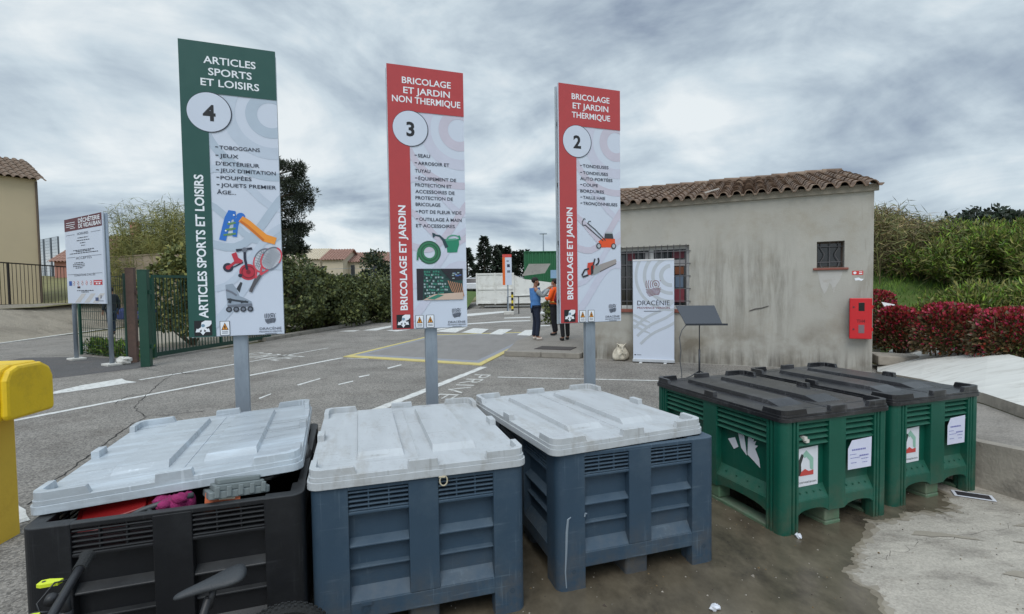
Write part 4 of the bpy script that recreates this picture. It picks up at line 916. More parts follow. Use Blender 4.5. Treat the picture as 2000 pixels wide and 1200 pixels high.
def pic_mower(p):
    p.poly([(.62, .652), (.70, .638), (.90, .640), (.905, .668), (.87, .678), (.66, .678)], 3, 0); p.poly([(.72, .640), (.73, .618), (.86, .618), (.875, .640)], 4, 1); p.poly([(.73, .618), (.76, .610), (.84, .610), (.86, .618)], 5, 2)
    for u, v in ((.625, .672), (.875, .672)): p.disc(u, v, .027, 5, 1); p.disc(u, v, .017, 6, 2)
    p.line([(.74, .648), (.56, .60), (.44, .575)], .009, 4, 1); p.line([(.70, .650), (.53, .612), (.40, .583)], .009, 4, 1)
    p.line([(.40, .585), (.365, .585), (.355, .572), (.39, .556), (.41, .560)], .009, 4, 1); p.line([(.45, .578), (.465, .567), (.50, .568)], .007, 4, 1)
    return [flat('mower_orange', (228, 84, 36)), flat('mower_dark', (58, 62, 66)), flat('mower_grey', (176, 182, 188))]
def pic_saw(p):
    p.poly([(.60, .762), (.64, .752), (.91, .728), (.925, .738), (.91, .749), (.65, .785)], 3, 2); p.line([(.62, .786), (.92, .748)], .006, 4, 1)
    p.poly([(.50, .752), (.66, .758), (.64, .785), (.56, .795), (.50, .80)], 4, 3); p.poly([(.44, .745), (.54, .742), (.55, .765), (.50, .795), (.44, .798), (.43, .77)], 5, 0)
    p.line([(.46, .77), (.39, .775), (.345, .797), (.36, .805), (.45, .797)], .016, 6, 1); p.line([(.53, .755), (.55, .735), (.56, .727)], .014, 6, 1); p.line([(.57, .755), (.61, .748), (.625, .735), (.61, .724)], .016, 6, 1); p.poly([(.49, .76), (.53, .752), (.53, .79), (.49, .797)], 6, 1)
    return [flat('saw_red', (200, 66, 46)), flat('saw_black', (40, 40, 46)), flat('saw_bar', (158, 150, 146)), flat('saw_grey', (150, 152, 150))]
T4 = [('ARTICLES', .070, .245, .785), ('SPORTS', .1085, .29, .74), ('ET LOISIRS', .145, .21, .815)]
I4 = [('- TOBOGGANS', .356, .80), ('- JEUX', .384, .57), ("D'EXTÉRIEUR", .411, .79), ("- JEUX D'IMITATION", .434, .965), ('- POUPÉES', .459, .70), ('- JOUETS PREMIER', .484, .965), ('ÂGE...', .509, .53)]
sign(0, 'tall green-headed sign numbered 4 for sports and leisure articles', c_green, sw_g, None, T4, '4', I4, 'ARTICLES SPORTS ET LOISIRS', (.936, .447), [('slide_picture', pic_slide), ('tricycle_picture', pic_trike), ('racket_picture', pic_racket), ('skate_picture', pic_skate)], 1)
T3 = [('BRICOLAGE', .066, .19, .83), ('ET JARDIN', .103, .205, .815), ('NON THERMIQUE', .138, .06, .955)]
I3 = [('- SEAU', .340, .535), ('- ARROSOIR ET', .369, .79), ('TUYAU', .398, .535), ('- ÉQUIPEMENT DE', .427, .88), ('PROTECTION ET', .452, .815), ('ACCESSOIRES DE', .477, .855), ('PROTECTION DE', .501, .83), ('BRICOLAGE', .526, .66), ('- POT DE FLEUR VIDE', .554, .945), ('- OUTILLAGE À MAIN', .583, .945), ('ET ACCESSOIRES', .608, .85)]
sign(1, 'tall red-headed sign numbered 3 for non-thermal DIY and garden tools', c_red, sw_r, None, T3, '3', I3, 'BRICOLAGE ET JARDIN', (.927, .527), [('hose_picture', pic_hose), ('watering_can_picture', pic_can), ('tools_picture', pic_tools)], 2)
T2 = [('BRICOLAGE', .060, .205, .82), ('ET JARDIN', .098, .22, .80), ('THERMIQUE', .136, .205, .83)]
I2 = [('- TONDEUSES', .340, .80), ('- TONDEUSES', .369, .79), ('AUTO-PORTÉES', .394, .865), ('- COUPE', .420, .62), ('BORDURES', .446, .72), ('- TAILLE HAIE', .473, .74), ('- TRONÇONNEUSES', .498, .945)]
sign(2, 'tall red-headed sign numbered 2 for motor garden tools, nearest the office', c_red, sw_r, None, T2, '2', I2, 'BRICOLAGE ET JARDIN', (.90, .513), [('mower_picture', pic_mower), ('chainsaw_picture', pic_saw)], 2)

# ================================================================ SITE ENTRANCE SIGN, far left
a = at(150, 703); c = at(219, 714); d = c - a; ang = math.atan2(d.y, d.x); Ls = Vector((d.x, d.y)).length
t = thing('entrance_sign', 'white site entrance sign with dark red header on two steel posts', 'sign', (a.x, a.y, 0), ang)
for x in (0.0, Ls):
    b = MB(); b.tube([(x, 0, 0), (x, 0, 3.43 if x else 3.4)], .046, 12); b.build('post', m_galv, t, smooth=True)
    b = MB(); b.box(x - .17, x + .17, -.15, .15, 0.0, .05); b.build('footing', m_white_slab, t, bevel=.01)
PW, PH, PZ = Ls + .04, 2.03, 1.40
b = MB(); b.box(-.06, PW + .03, -.095, -.065, PZ, PZ + PH); b.box(PW - .02, PW + .025, -.064, -.047, PZ - .005, PZ + PH + .01, 1); pan = b.build('panel', [m_panel, m_alu], t)
def E(n, p, mats): p.b.build(n, mats, pan, loc=(-.06, -.0955, PZ))
PW2 = PW + .09; m_mar = flat('maroon_film', (88, 20, 32), .4)
p = Panel(PW2, PH); p.rect(.0, 1, 0, .145, 1, 0); E('header_band', p, [m_mar])
p = Panel(PW2, PH); p.text('DÉCHÈTERIE', .395, .066, .098, .56 * PW2, 2, 0, 'L', .02); p.text('DE VIDAUBAN', .395, .125, .098, .575 * PW2, 2, 0, 'L', .02)
for v, u1 in ((.045, .30), (.07, .30), (.092, .27), (.112, .3)): p.rect(.05 if v < .1 else .16, u1, v, v + .006, 2, 0)
E('title_lettering', p, [m_white_ink])
p = Panel(PW2, PH); rr = random.Random(8)
p.text('HORAIRES', .5, .205, .055, .30 * PW2, 2, 0, 'C'); p.text("ACCEPTÉS", .5, .485, .06, .42 * PW2, 2, 0, 'C'); p.text("CONDITIONS D'ACCÈS", .5, .68, .05, .56 * PW2, 2, 0, 'C')
for v, u0, u1 in ((.235, .36, .64), (.265, .33, .67), (.295, .42, .56), (.325, .45, .55), (.375, .22, .78), (.39, .3, .7), (.41, .12, .88), (.52, .24, .5), (.54, .2, .52), (.56, .2, .52), (.58, .27, .46), (.845, .28, .72), (.862, .4, .6)):
    u = u0
    while u < u1:
        e = min(u1, u + rr.uniform(.02, .07)); p.rect(u, e, v, v + .009, 2, 0); u = e + .014
for v in (.19, .455, .655):
    p.rect(.04, .28, v, v + .004, 2, 1); p.rect(.72, .96, v, v + .004, 2, 1)
E('notice_lettering', p, [m_ink, m_grey_ink])
p = Panel(PW2, PH); p.rect(.06, .14, .735, .79, 2, 0)
for i in range(5): u = .20 + i * .115; p.disc(u, .762, .052, 2, 1); p.disc(u, .762, .04, 3, 2); p.line([(u - .02, .772), (u + .02, .752)], .014, 4, 3 if i < 3 else 1)
p.rect(.73, .95, .735, .79, 2, 1); p.rect(.75, .93, .75, .757, 3, 2); p.rect(.79, .83, .765, .782, 3, 2); p.rect(.86, .9, .765, .782, 3, 2); p.rect(.29, .37, .80, .822, 2, 3); p.rect(.30, .36, .802, .806, 3, 1)
E('rule_pictograms', p, [flat('sign_blue', (40, 84, 160)), flat('sign_signal_red', (190, 44, 54)), m_white_ink, m_black_ink])
p = Panel(PW2, PH)
for u in (.2, .45, .68): p.poly([(u, .99), (u + .14, .99), (u + .32, .885), (u + .2, .885)], 1, 0)
p.disc(.80, .945, .05, 2, 1); p.rect(.76, .84, .93, .97, 3, 2); shield(p, .90, .925, .07, .08, .008, 2, 2, 3, 3); p.rect(.85, .96, .965, .972, 2, 3); E('footer_print', p, [flat('pale_stone_print', (196, 194, 192)), m_panel, flat('print_blue', (70, 84, 120)), m_grey_ink])

# ================================================================ ROLL-UP BANNER, lectern, bag, fire cabinet
q0 = at(1236, 708); q1 = at(1318, 711); ang = math.atan2((q1 - q0).y, (q1 - q0).x); BWd = Vector(((q1 - q0).x, (q1 - q0).y)).length
t = thing('rollup_banner', 'white roll-up banner with red crest and grey swirls before the office window', 'banner', (q0.x, q0.y, 0), ang)
BHt = 2.17
b = MB(); b.box(0, BWd, -.045, .045, .02, .085); b.build('base', flat('silver_aluminium', (186, 190, 194), .35), t, bevel=.01)
for x in (.2 * BWd, .78 * BWd):
    b = MB(); b.box(x - .03, x + .03, -.13, .13, 0, .018); b.build('foot', m_white_frame, t, bevel=.006)
b = MB(); b.tube([(BWd / 2, .05, .05), (BWd / 2, .03, BHt - .02)], .012, 8); b.build('pole', m_galv, t)
b = MB(); b.box(.01, BWd - .01, -.001, .0015, .085, BHt - .012); cl = b.build('banner_cloth', m_panel, t)
b = MB(); b.box(.008, BWd - .008, -.01, .012, BHt - .02, BHt + .012); b.build('top_rail', flat('white_rail', (214, 214, 214)), t)
BP = lambda: Panel(BWd - .02, BHt - .09)
p = BP()
for r0, r1 in ((.16, .24), (.33, .40), (.50, .57), (.68, .74)): p.ring(.93, .16, r0, r1, 1, 0, 72, 95, 275)
for o, s in ((.60, 1), (.68, 1), (.76, 1)):
    p.line([(.02 + .12 * i + (o - .6), o + .09 - i * .035 * s - .02 * math.sin(i * .7)) for i in range(9)], .055, 2, 0)
for o in (.60, .655, .71): p.line([(0, o - .05), (.15, o - .02), (.3, o + .01), (.42, o + .03)], [.05, .05, .045, .02], 1, 0)
p.b.build('swirl_print', [flat('pale_grey_print', (182, 188, 194))], cl, loc=(.01, -.0012, .085))
p = BP(); shield(p, .50, .29, .35 * BWd, .37, .0115, 0, 3, 5, 6); p.b.build('crest', [flat('crest_maroon', (116, 44, 62))], cl, loc=(.01, -.0012, .085))
p = BP(); p.text('DRACÉNIE', .5, .456, .098, .77 * BWd, 3, 0, 'C'); p.text('PROVENCE VERDON', .5, .492, .042, .77 * BWd, 3, 1, 'C', .006); p.rect(.27, .68, .512, .52, 3, 2); p.rect(.03, .07, .956, .966, 3, 0); p.rect(.09, .2, .958, .964, 3, 2)
p.b.build('lettering', [m_ink, flat('crest_maroon_text', (120, 52, 68)), m_grey_ink], cl, loc=(.01, -.0012, .085))

l0 = at(1366, 738)
t = thing('music_stand', 'black music stand used as lectern, before the stained office wall', 'stand', (l0.x, l0.y, 0), rad(-8))
m_stand = M('black_satin_metal', (42, 46, 52), .4, .1, 8)
b = MB(); b.tube([(0, 0, 0), (0, 0, .5)], .017, 10); b.build('lower_tube', m_stand, t, smooth=True)
b = MB(); b.tube([(0, 0, .5), (0, 0, 1.0)], .009, 8); b.build('upper_tube', m_stand, t, smooth=True)
for k in range(3):
    b = MB(); a_ = rad(90 + 120 * k); b.tube([(0, 0, .12), (.16 * math.cos(a_), .16 * math.sin(a_), .05), (.30 * math.cos(a_), .30 * math.sin(a_), .012)], .011, 6); b.build('leg', m_stand, t, smooth=True)
# desk: lower edge near the viewer, tilted back
b = MB(); w_ = .36
b.add([(-.25, -.11, 0), (.36, -.11, 0), (.29, .14, .31), (-.37, .14, .31), (-.25, -.104, -.012), (.36, -.104, -.012), (.29, .148, .30), (-.37, .148, .30)], [(0, 1, 2, 3), (7, 6, 5, 4), (0, 4, 5, 1), (1, 5, 6, 2), (2, 6, 7, 3), (3, 7, 4, 0)])
b.build('desk', M('desk_sheet', (50, 57, 66), .45, .06, 6), t, loc=(-.005, 0, .955))
b = MB(); b.box(-.255, .43, -.165, -.105, .932, .948); b.box(-.255, .43, -.168, -.16, .932, .965); b.build('lip', m_stand, t)
c0 = (l0.x - .25, l0.y - .08, .95); pts = [c0]
cpx = [(1332, 645), (1327, 660), (1330, 685), (1328, 705), (1331, 725), (1332, 745)]
for i, (px, py) in enumerate(cpx):
    v = atd(px, py, l0.y - .12 - .04 * i); pts.append((v.x, v.y, max(.014, v.z)))
pts += [(l0.x - .45, l0.y - .9, .014), (l0.x - .2, l0.y - 1.3, .014)]
b = MB(); b.tube(pts, .008, 6); o = b.build('cable', flat('grey_cable', (70, 72, 74)), smooth=True); tag(o, 'thin dark cable hanging from the lectern desk to the ground', 'cable')
# cloth bag on the ground by the banner
b = MB(); n = 18; g0 = at(1215, 706)
prof = [(.0, .155), (.08, .17), (.16, .16), (.24, .12), (.31, .09), (.36, .06)]
vs = []; 
for k, (z, r_) in enumerate(prof):
    for j in range(n):
        th = 2 * PI * j / n; q = r_ * (1 + .2 * math.sin(4 * th + 1.4 * k) + R.uniform(-.07, .07)); vs.append((q * math.cos(th) * 1.05, q * math.sin(th) * .8, z + R.uniform(-.015, .015)))
b.add(vs, [(k * n + j, k * n + (j + 1) % n, (k + 1) * n + (j + 1) % n, (k + 1) * n + j) for k in range(5) for j in range(n)] + [tuple(range(5 * n, 6 * n)), tuple(range(n))[::-1]])
t = thing('cloth_bag', 'crumpled cream cloth bag on the ground left of the roll-up banner', 'bag', (g0.x, g0.y + .12, 0))
m_cloth = M('cream_cotton', (208, 200, 182), .95, .16, 9, 1.0, 18, dirt=((140, 124, 104), .8, 7))
o = b.build('sack', m_cloth, t, smooth=True); sb = o.modifiers.new('soft', 'SUBSURF'); sb.levels = 1; sb.render_levels = 1
for s in (-1, 1):
    b = MB(); b.tube([(s * .05, -.04, .31), (s * .1, -.08, .38), (s * .02, -.12, .33), (-s * .03, -.15, .22), (s * .08, -.165, .13)], .013, 6); b.build('handle', m_cloth, t, smooth=True)
# red hose cabinet on the wall
m_redp = M('red_paint', (196, 26, 34), .4, .07, 4, .05, 60)
t = thing('fire_cabinet', 'red fire equipment cabinet with two small windows fixed to the office wall', 'cabinet', on_facade(5.06, .62, .0), FA)
b = MB(); b.box(.02, .335, -.15, -.003, .0, .725); b.build('case', flat('dark_red_case', (92, 18, 22)), t, bevel=.008)
b = MB(); b.box(.0, .34, -.19, -.152, -.005, .73); dr = b.build('door', m_redp, t, bevel=.012)
for z0, z1 in ((.50, .65), (.10, .25)):
    b = MB(); b.box(.135, .225, -.194, -.187, z0, z1); b.build('pane', m_glass if z0 > .3 else flat('label_grey', (120, 100, 104)), dr, bevel=.002)
for z in (.57, .17):
    b = MB(); b.tube([(.06, -.189, z), (.06, -.2, z)], .014, 10); b.build('lock', m_stand, dr)
    b = MB(); b.box(.341, .355, -.18, -.155, z - .03, z + .03); b.build('hinge', m_redp, dr)
p = Panel(.34, .73); p.text('TH4', .5, .60, .055, .13, 1, 0, 'C', .02); p.b.build('lettering', [flat('dark_red_ink', (96, 12, 20))], dr, loc=(0, -.191, 0))
p = Panel(.17, .075); p.rect(0, 1, 0, 1, 1, 0); p.disc(.25, .5, .024, 2, 1); p.rect(.62, .9, .2, .34, 2, 1); p.rect(.62, .9, .55, .8, 2, 1)
o = p.b.build('extinguisher_sticker', [flat('sticker_red', (200, 60, 54)), m_white_ink], loc=on_facade(5.12, 1.77, .002), rot=(0, 0, FA)); tag(o, 'small red and white sticker on the wall above the cabinet', 'sticker')
p = Panel(.16, .07); p.poly([(.1, .3), (.5, .1), (.7, .4), (1, .5), (.8, 1), (.5, .8), (.2, .9)], 1, 0)
o = p.b.build('sticker_remnant', [m_white_ink], loc=on_facade(5.14, 1.66, .002), rot=(0, 0, FA)); tag(o, 'peeled white sticker remnant under the red sticker on the office wall', 'sticker')

# ================================================================ YELLOW POST
m_yel = M('yellow_paint', (226, 188, 20), .5, .08, 3, .15, 60, dirt=((176, 140, 24), .6, 5))
m_yel2 = M('weathered_yellow_paint', (222, 184, 62), .65, .10, 3, .15, 60, dirt=((186, 146, 50), .7, 3))
t = thing('guard_post', 'yellow post with a bulky rounded yellow hood, cut by the left photo edge', 'post', (-3.47, 3.30, 0), rad(6))
b = MB(); b.prism(rrect(-.125, .085, -.11, .11, .015), 0, .86); b.build('column', m_yel2, t)
b = MB(); prof = [(-.19, .835), (.19, .835), (.20, .87), (.20, 1.08), (.17, 1.15), (.10, 1.19), (-.10, 1.19), (-.165, 1.165), (-.20, 1.10), (-.205, .87)]
b.xprism(prof, -.38, .24)
b.xprism([(y * .93, .835 + (z - .835) * .965 + .004) for y, z in prof], .236, .285)
hd = b.build('hood', m_yel, t, bevel=.02)
b = MB(); b.tube([(-.37, -.207, .875), (.15, -.207, .875), (.215, -.207, .90), (.232, -.207, .98)], .006, 6); b.build('rim', m_yel, hd, smooth=True)
b = MB(); b.add([(.02 + .012 * k, -.111, .33 + .03 * (k % 2)) for k in range(4)], [(0, 1, 3, 2)]); b.v = []; b.f = []; b.m = []
for k in range(6): b.box(.05, .062, -.1125, -.1105, .28 + k * .022, .292 + k * .022)
b.build('stencil_mark', flat('brown_stencil', (110, 86, 40)), t)

# ================================================================ CHILD'S BICYCLE before the black bin
t = thing('childs_bicycle', 'small black bicycle with yellow brake levers standing before the black bin', 'bicycle', (-1.476, 1.62, 0), rad(28))
m_frame = M('matt_black_frame', (34, 35, 38), .45, .1, 6); m_rub = M('tyre_rubber', (34, 35, 35), .8, .2, 20, .6, 120); m_neon = M('neon_yellow_plastic', (206, 220, 44), .4, .05, 5); m_sadv = M('saddle_vinyl', (48, 51, 54), .55, .12, 7, .2, 90)
def wheel(x, par):
    b = MB(); n = 40; r0 = .185; k = 8
    vs = [((r0 + .022 * math.cos(2 * PI * j / k)) * math.cos(2 * PI * i / n) + x, .024 * math.sin(2 * PI * j / k), (r0 + .022 * math.cos(2 * PI * j / k)) * math.sin(2 * PI * i / n) + .21) for i in range(n) for j in range(k)]
    b.add(vs, [(i * k + j, i * k + (j + 1) % k, ((i + 1) % n) * k + (j + 1) % k, ((i + 1) % n) * k + j) for i in range(n) for j in range(k)])
    for i in range(56):
        for s in (-1, 0, 1):
            a_ = 2 * PI * (i + .5 * abs(s)) / 56; b.X = Matrix.Translation((x, s * .013, .21)) @ Matrix.Rotation(-a_, 4, 'Y'); b.box(r0 + .017, r0 + .0265 - abs(s) * .004, -.004, .004, -.005, .005)
    b.X = Matrix.Identity(4)
    w = b.build('wheel', m_rub, par)
    b = MB()
    for i in range(14): a_ = 2 * PI * i / 14; b.tube([(x, 0, .21), (x + .165 * math.cos(a_), 0, .21 + .165 * math.sin(a_))], .0022, 5)
    b.tube([(x, -.05, .21), (x, .05, .21)], .02, 10); b.build('spokes', m_galv, w)
wheel(-.10, t); wheel(.63, t)
b = MB()
b.tube([(-.02, 0, .55), (.30, 0, .22)], .017, 8); b.tube([(.30, 0, .22), (.40, 0, .52)], .015, 8); b.tube([(.0, 0, .50), (.38, 0, .44)], .014, 8)
for s in (-1, 1): b.tube([(.30, s * .02, .22), (.63, s * .045, .21)], .009, 6); b.tube([(.385, s * .015, .45), (.63, s * .045, .21)], .008, 6); b.tube([(-.03, s * .035, .43), (-.10, s * .045, .21)], .011, 6)
b.tube([(-.03, -.04, .43), (-.03, .04, .43)], .014, 8); b.tube([(-.035, 0, .41), (.0, 0, .60)], .019, 8); b.build('frame', m_frame, t, smooth=True)
b = MB(); b.tube([(.0, 0, .58), (-.005, 0, .66)], .016, 8); b.tube([(0, -.27, .655), (0, -.08, .66), (0, .08, .66), (0, .27, .655)], .0135, 10); b.tube([(-.03, -.035, .655), (-.03, -.012, .66)], .017, 12); hb = b.build('handlebar', m_frame, t, smooth=True)
for s in (-1, 1):
    b = MB(); pr = []
    for i in range(15): pr.append((0, s * (.16 + .0075 * i), .655))
    b.tube(pr, [.0195 + .002 * (i % 2) for i in range(14)] + [.026], 12); b.build('grip', m_rub, hb)
    b = MB(); b.X = Matrix.Translation((-.05, s * .105, .654)) @ Matrix.Rotation(rad(-18) * s, 4, 'Z'); b.prism([(-.05, -.014), (-.035, -.02), (.012, -.012), (.016, .012), (-.03, .018), (-.05, .012)], -.006, .006); b.tube([(-.036, 0, .0062), (-.036, 0, .0072)], .006, 8, 1); b.build('brake_lever', [m_neon, m_frame], hb, bevel=.002)
    b = MB(); b.tube([(-.01, s * .10, .655), (-.05, s * .09, .66), (-.08, s * .03, .63), (-.04, 0, .5)], .003, 5); b.build('brake_cable', m_frame, hb, smooth=True)
b = MB(); n = 12; prof = [(.29, .006, .006), (.30, .018, .014), (.33, .024, .02), (.38, .034, .024), (.43, .055, .028), (.47, .072, .032), (.505, .07, .03), (.52, .045, .02), (.525, .01, .006)]
vs = []
for x, w_, h_ in prof:
    zc = .548 + (x - .29) * .16
    for j in range(n): th = 2 * PI * j / n; vs.append((x, w_ * .9 * math.cos(th), zc + h_ * .85 * math.sin(th) * (1 if math.sin(th) > 0 else .7)))
b.add(vs, [(k * n + j, k * n + (j + 1) % n, (k + 1) * n + (j + 1) % n, (k + 1) * n + j) for k in range(len(prof) - 1) for j in range(n)] + [tuple(range(n))[::-1], tuple(range(8 * n, 9 * n))])
o = b.build('saddle', m_sadv, t, smooth=True); sb = o.modifiers.new('soft', 'SUBSURF'); sb.levels = 1; sb.render_levels = 2
b = MB(); b.tube([(.40, 0, .48), (.415, 0, .55)], .012, 8); b.build('seat_post', m_frame, t, smooth=True)

# ================================================================ PEOPLE
def skin(name, J, E_, mat, parent, lv=2):
    """J: name -> (x, y, z, radius); E_: chains of joint names; first joint is the root"""
    ks = list(J); me = bpy.data.meshes.new(name); ed = set()
    for ch in E_:
        for a_, c_ in zip(ch, ch[1:]): ed.add((ks.index(a_), ks.index(c_)))
    me.from_pydata([J[k_][:3] for k_ in ks], list(ed), []); me.materials.append(mat)
    o = bpy.data.objects.new(name, me); COL.objects.link(o)
    o.modifiers.new('skin', 'SKIN'); sd_ = me.skin_vertices[0].data
    for i, k_ in enumerate(ks):
        r_ = J[k_][3]; sd_[i].radius = r_ if hasattr(r_, '__len__') else (r_, r_); sd_[i].use_root = (i == 0)
    s_ = o.modifiers.new('soft', 'SUBSURF'); s_.levels = 1; s_.render_levels = lv
    o.modifiers['skin'].use_smooth_shade = True
    if parent: o.parent = parent
    return o
m_skin = M('skin', (150, 106, 84), .6, .08, 8); m_hair = M('dark_hair', (34, 28, 26), .8, .2, 40, .5, 200)
def person(label, loc, rz, top, topname, legs, shoes, arms='down', sleeve=None, stance=.0, s=1.0, long_top=0.0, group=None):
    """faces +Y"""
    t = thing('person', label, 'person', loc, rz, group); t.scale = (s, s, s)
    J = dict(pelvis=(0, 0, .94, .11), waist=(0, .0, 1.08, .105), chest=(0, -.01, 1.30, .125), base=(0, -.02, 1.44, .07), neck=(0, 0, 1.50, .05), jaw=(0, .035, 1.57, .062), head=(0, .015, 1.655, .082), crown=(0, .0, 1.73, .05))
    E_ = [['pelvis', 'waist', 'chest', 'base', 'neck', 'jaw', 'head', 'crown']]
    for sd_, q in ((-1, 'l'), (1, 'r')):
        J.update({q + 'hip': (sd_ * .095, 0, .88, .088), q + 'knee': (sd_ * .115, .03 + stance * sd_, .50, .055), q + 'ank': (sd_ * .12, -.02 + stance * 1.5 * sd_, .09, .04), q + 'toe': (sd_ * .14, .13 + stance * 1.5 * sd_, .035, .035)})
        E_.append(['pelvis', q + 'hip', q + 'knee', q + 'ank', q + 'toe'])
        if arms == 'up': el = (sd_ * .23, .16, 1.22); wr = (sd_ * .12, .36, 1.43); hd = (sd_ * .085, .42, 1.48)
        elif arms == 'fold': el = (sd_ * .27, .05, 1.13); wr = (sd_ * .12, .25, 1.16); hd = (sd_ * .05, .28, 1.18)
        else: el = (sd_ * .25, -.02, 1.14); wr = (sd_ * .26, .05, .90); hd = (sd_ * .26, .07, .82)
        J.update({q + 'sh': (sd_ * .19, -.01, 1.41, .06), q + 'el': (*el, .043), q + 'wr': (*wr, .029), q + 'palm': (*hd, .03)})
        E_.append(['base', q + 'sh', q + 'el', q + 'wr', q + 'palm'])
        d = (Vector(hd) - Vector(wr)).normalized(); sx = Vector((0, 1, 0)) if arms == 'down' else Vector((1, 0, 0)); cur = sx.cross(d).normalized()
        for k_ in range(4):
            p0 = Vector(hd) + d * .03 + sx * (.022 * (k_ - 1.5)); ln = (.055, .068, .064, .05)[k_]; p1 = p0 + d * ln * .55; p2 = p1 + (d * .7 - cur * .6) * ln * .5
            J[f'{q}f{k_}a'] = (*p0, .0095); J[f'{q}f{k_}b'] = (*p1, .0085); J[f'{q}f{k_}c'] = (*p2, .007); E_.append([q + 'palm', f'{q}f{k_}a', f'{q}f{k_}b', f'{q}f{k_}c'])
        p0 = Vector(hd) - d * .02 + sx * .035; p1 = p0 + (d * .6 + sx * .6) * .045
        J[q + 'th'] = (*p0, .011); J[q + 'tip'] = (*p1, .009); E_.append([q + 'palm', q + 'th', q + 'tip'])
    J['nose'] = (0, .115, 1.615, .014); E_.append(['jaw', 'nose'])
    body = skin('body', J, E_, m_skin, t)
    # clothes over the body
    up = 1.16
    K = {k_: J[k_] for k_ in ('chest', 'waist', 'pelvis', 'base', 'lsh', 'lel', 'lwr', 'rsh', 'rel', 'rwr')}
    K = {k_: (*v[:3], v[3] + {'chest': .042, 'waist': .045, 'pelvis': .05, 'base': .025}.get(k_, .022)) for k_, v in K.items()}
    K['hem'] = (0, 0, .86 - long_top, .15 + long_top * .1); K['neckline'] = (0, -.01, 1.485, .062)
    skin(topname, K, [['chest', 'waist', 'pelvis', 'hem'], ['chest', 'base', 'neckline'], ['base', 'lsh', 'lel'] if sleeve else ['base', 'lsh', 'lel', 'lwr'], ['base', 'rsh', 'rel'] if sleeve else ['base', 'rsh', 'rel', 'rwr']], top, t) if not sleeve else None
    if sleeve:
        V = {k_: K[k_] for k_ in ('chest', 'waist', 'pelvis', 'base', 'hem', 'neckline')}; V['ls'] = (-.165, -.01, 1.395, .052); V['rs'] = (.165, -.01, 1.395, .052); V['neckline'] = (0, -.01, 1.50, .05); V['base'] = (0, -.02, 1.44, .075)
        skin(topname, V, [['chest', 'waist', 'pelvis', 'hem'], ['chest', 'base', 'neckline'], ['base', 'ls'], ['base', 'rs']], top, t)
        for q in 'lr': skin('sleeve', {k_: K[k_] for k_ in (q + 'sh', q + 'el', q + 'wr')}, [[q + 'sh', q + 'el', q + 'wr']], sleeve, t)
    Lg = {k_: (*J[k_][:3], J[k_][3] + .02) for k_ in ('pelvis', 'lhip', 'lknee', 'lank', 'rhip', 'rknee', 'rank')}
    skin('trousers', Lg, [['pelvis', 'lhip', 'lknee', 'lank'], ['pelvis', 'rhip', 'rknee', 'rank']], legs, t)
    for q in 'lr':
        a_, c_ = J[q + 'ank'], J[q + 'toe']
        skin('shoe', {'heel': (a_[0], a_[1] - .03, .045, .045), 'mid': (a_[0], a_[1] + .04, .05, .05), 'toe': (c_[0], c_[1], .04, .042)}, [['heel', 'mid', 'toe']], shoes, t)
    b = MB(); b.blob((0, -.014, 1.685), (.086, .102, .088), 14, .03)
    vs = [(x, y, z) for x, y, z in b.v]; b.v = [(x, y - max(0, .06 - (z - 1.62)) * .9 if z < 1.70 and y > 0 else y, max(z, 1.60)) for x, y, z in vs]; b.build('hair', m_hair, t, smooth=True)
    b = MB()
    for sd_ in (-1, 1): b.blob((sd_ * .03, .088, 1.655), (.012, .008, .008), 8)
    b.build('eye', m_black_ink, t, smooth=True)
    b = MB()
    for sd_ in (-1, 1): b.blob((sd_ * .083, .0, 1.635), (.012, .022, .032), 8)
    b.build('ear', m_skin, t, smooth=True)
    b = MB(); b.blob((0, .094, 1.575), (.022, .008, .007), 8); b.build('mouth', flat('lips', (120, 70, 62)), t, smooth=True)
    return t
def fabric(n, c): return M(n, c, .9, .14, 7, .5, 40, bdist=.03)
pz = .12
a = at(1047, 664, pz)
man = person('man in a blue sleeveless puffer jacket raising both hands to his face', (a.x, a.y, pz), rad(-82), fabric('blue_padding', (80, 130, 190)), 'gilet', fabric('dark_denim', (32, 40, 58)), flat('pale_trainer', (206, 196, 186)), 'up', fabric('grey_knit', (150, 156, 158)), .02, 1.015)
b = MB(); b.blob((0, .07, 1.575), (.066, .055, .06), 12, .04); b.build('beard', m_hair, man, smooth=True)
b = MB(); b.prism(rrect(-.04, .04, -.006, .006, .003), 1.44, 1.58)
o = b.build('smartphone', flat('white_phone', (206, 214, 224)), bevel=.003); o.location = man.matrix_basis @ Vector((0, .48, -.01)); o.rotation_euler = (0, 0, rad(-82)); tag(o, 'pale smartphone held up by the man in the blue gilet', 'phone')
a = at(1084, 655, pz)
p2 = person('person in an orange high-visibility jacket half hidden behind the sign numbered 2', (a.x, a.y, pz), rad(60), fabric('orange_hi_vis', (250, 96, 30)), 'jacket', fabric('black_cloth', (30, 30, 36)), flat('black_shoe', (28, 28, 30)), 'fold', None, .02, 1.0)
b = MB(); b.tube([(.0, 0, 1.02), (.0, 0, 1.07)], [.172, .172], 20); b.build('reflective_band', flat('dull_reflective_band', (206, 150, 70)), p2, smooth=True)
a = at(1104, 665, pz)
person('person in a long dark red coat standing behind the sign numbered 2', (a.x, a.y, pz), rad(20), fabric('dark_red_wool', (120, 20, 34)), 'coat', fabric('black_tights', (26, 26, 30)), flat('black_ankle_boot', (26, 26, 28)), 'fold', None, .06, .98, .18)
a = at(220, 654)
person('person in dark clothes walking behind the green mesh fence', (a.x, a.y, 0), rad(70), fabric('dark_coat_cloth', (38, 42, 50)), 'jacket', fabric('navy_jeans', (40, 52, 76)), flat('black_walking_shoe', (30, 30, 32)), 'down', None, .08, 1.06)

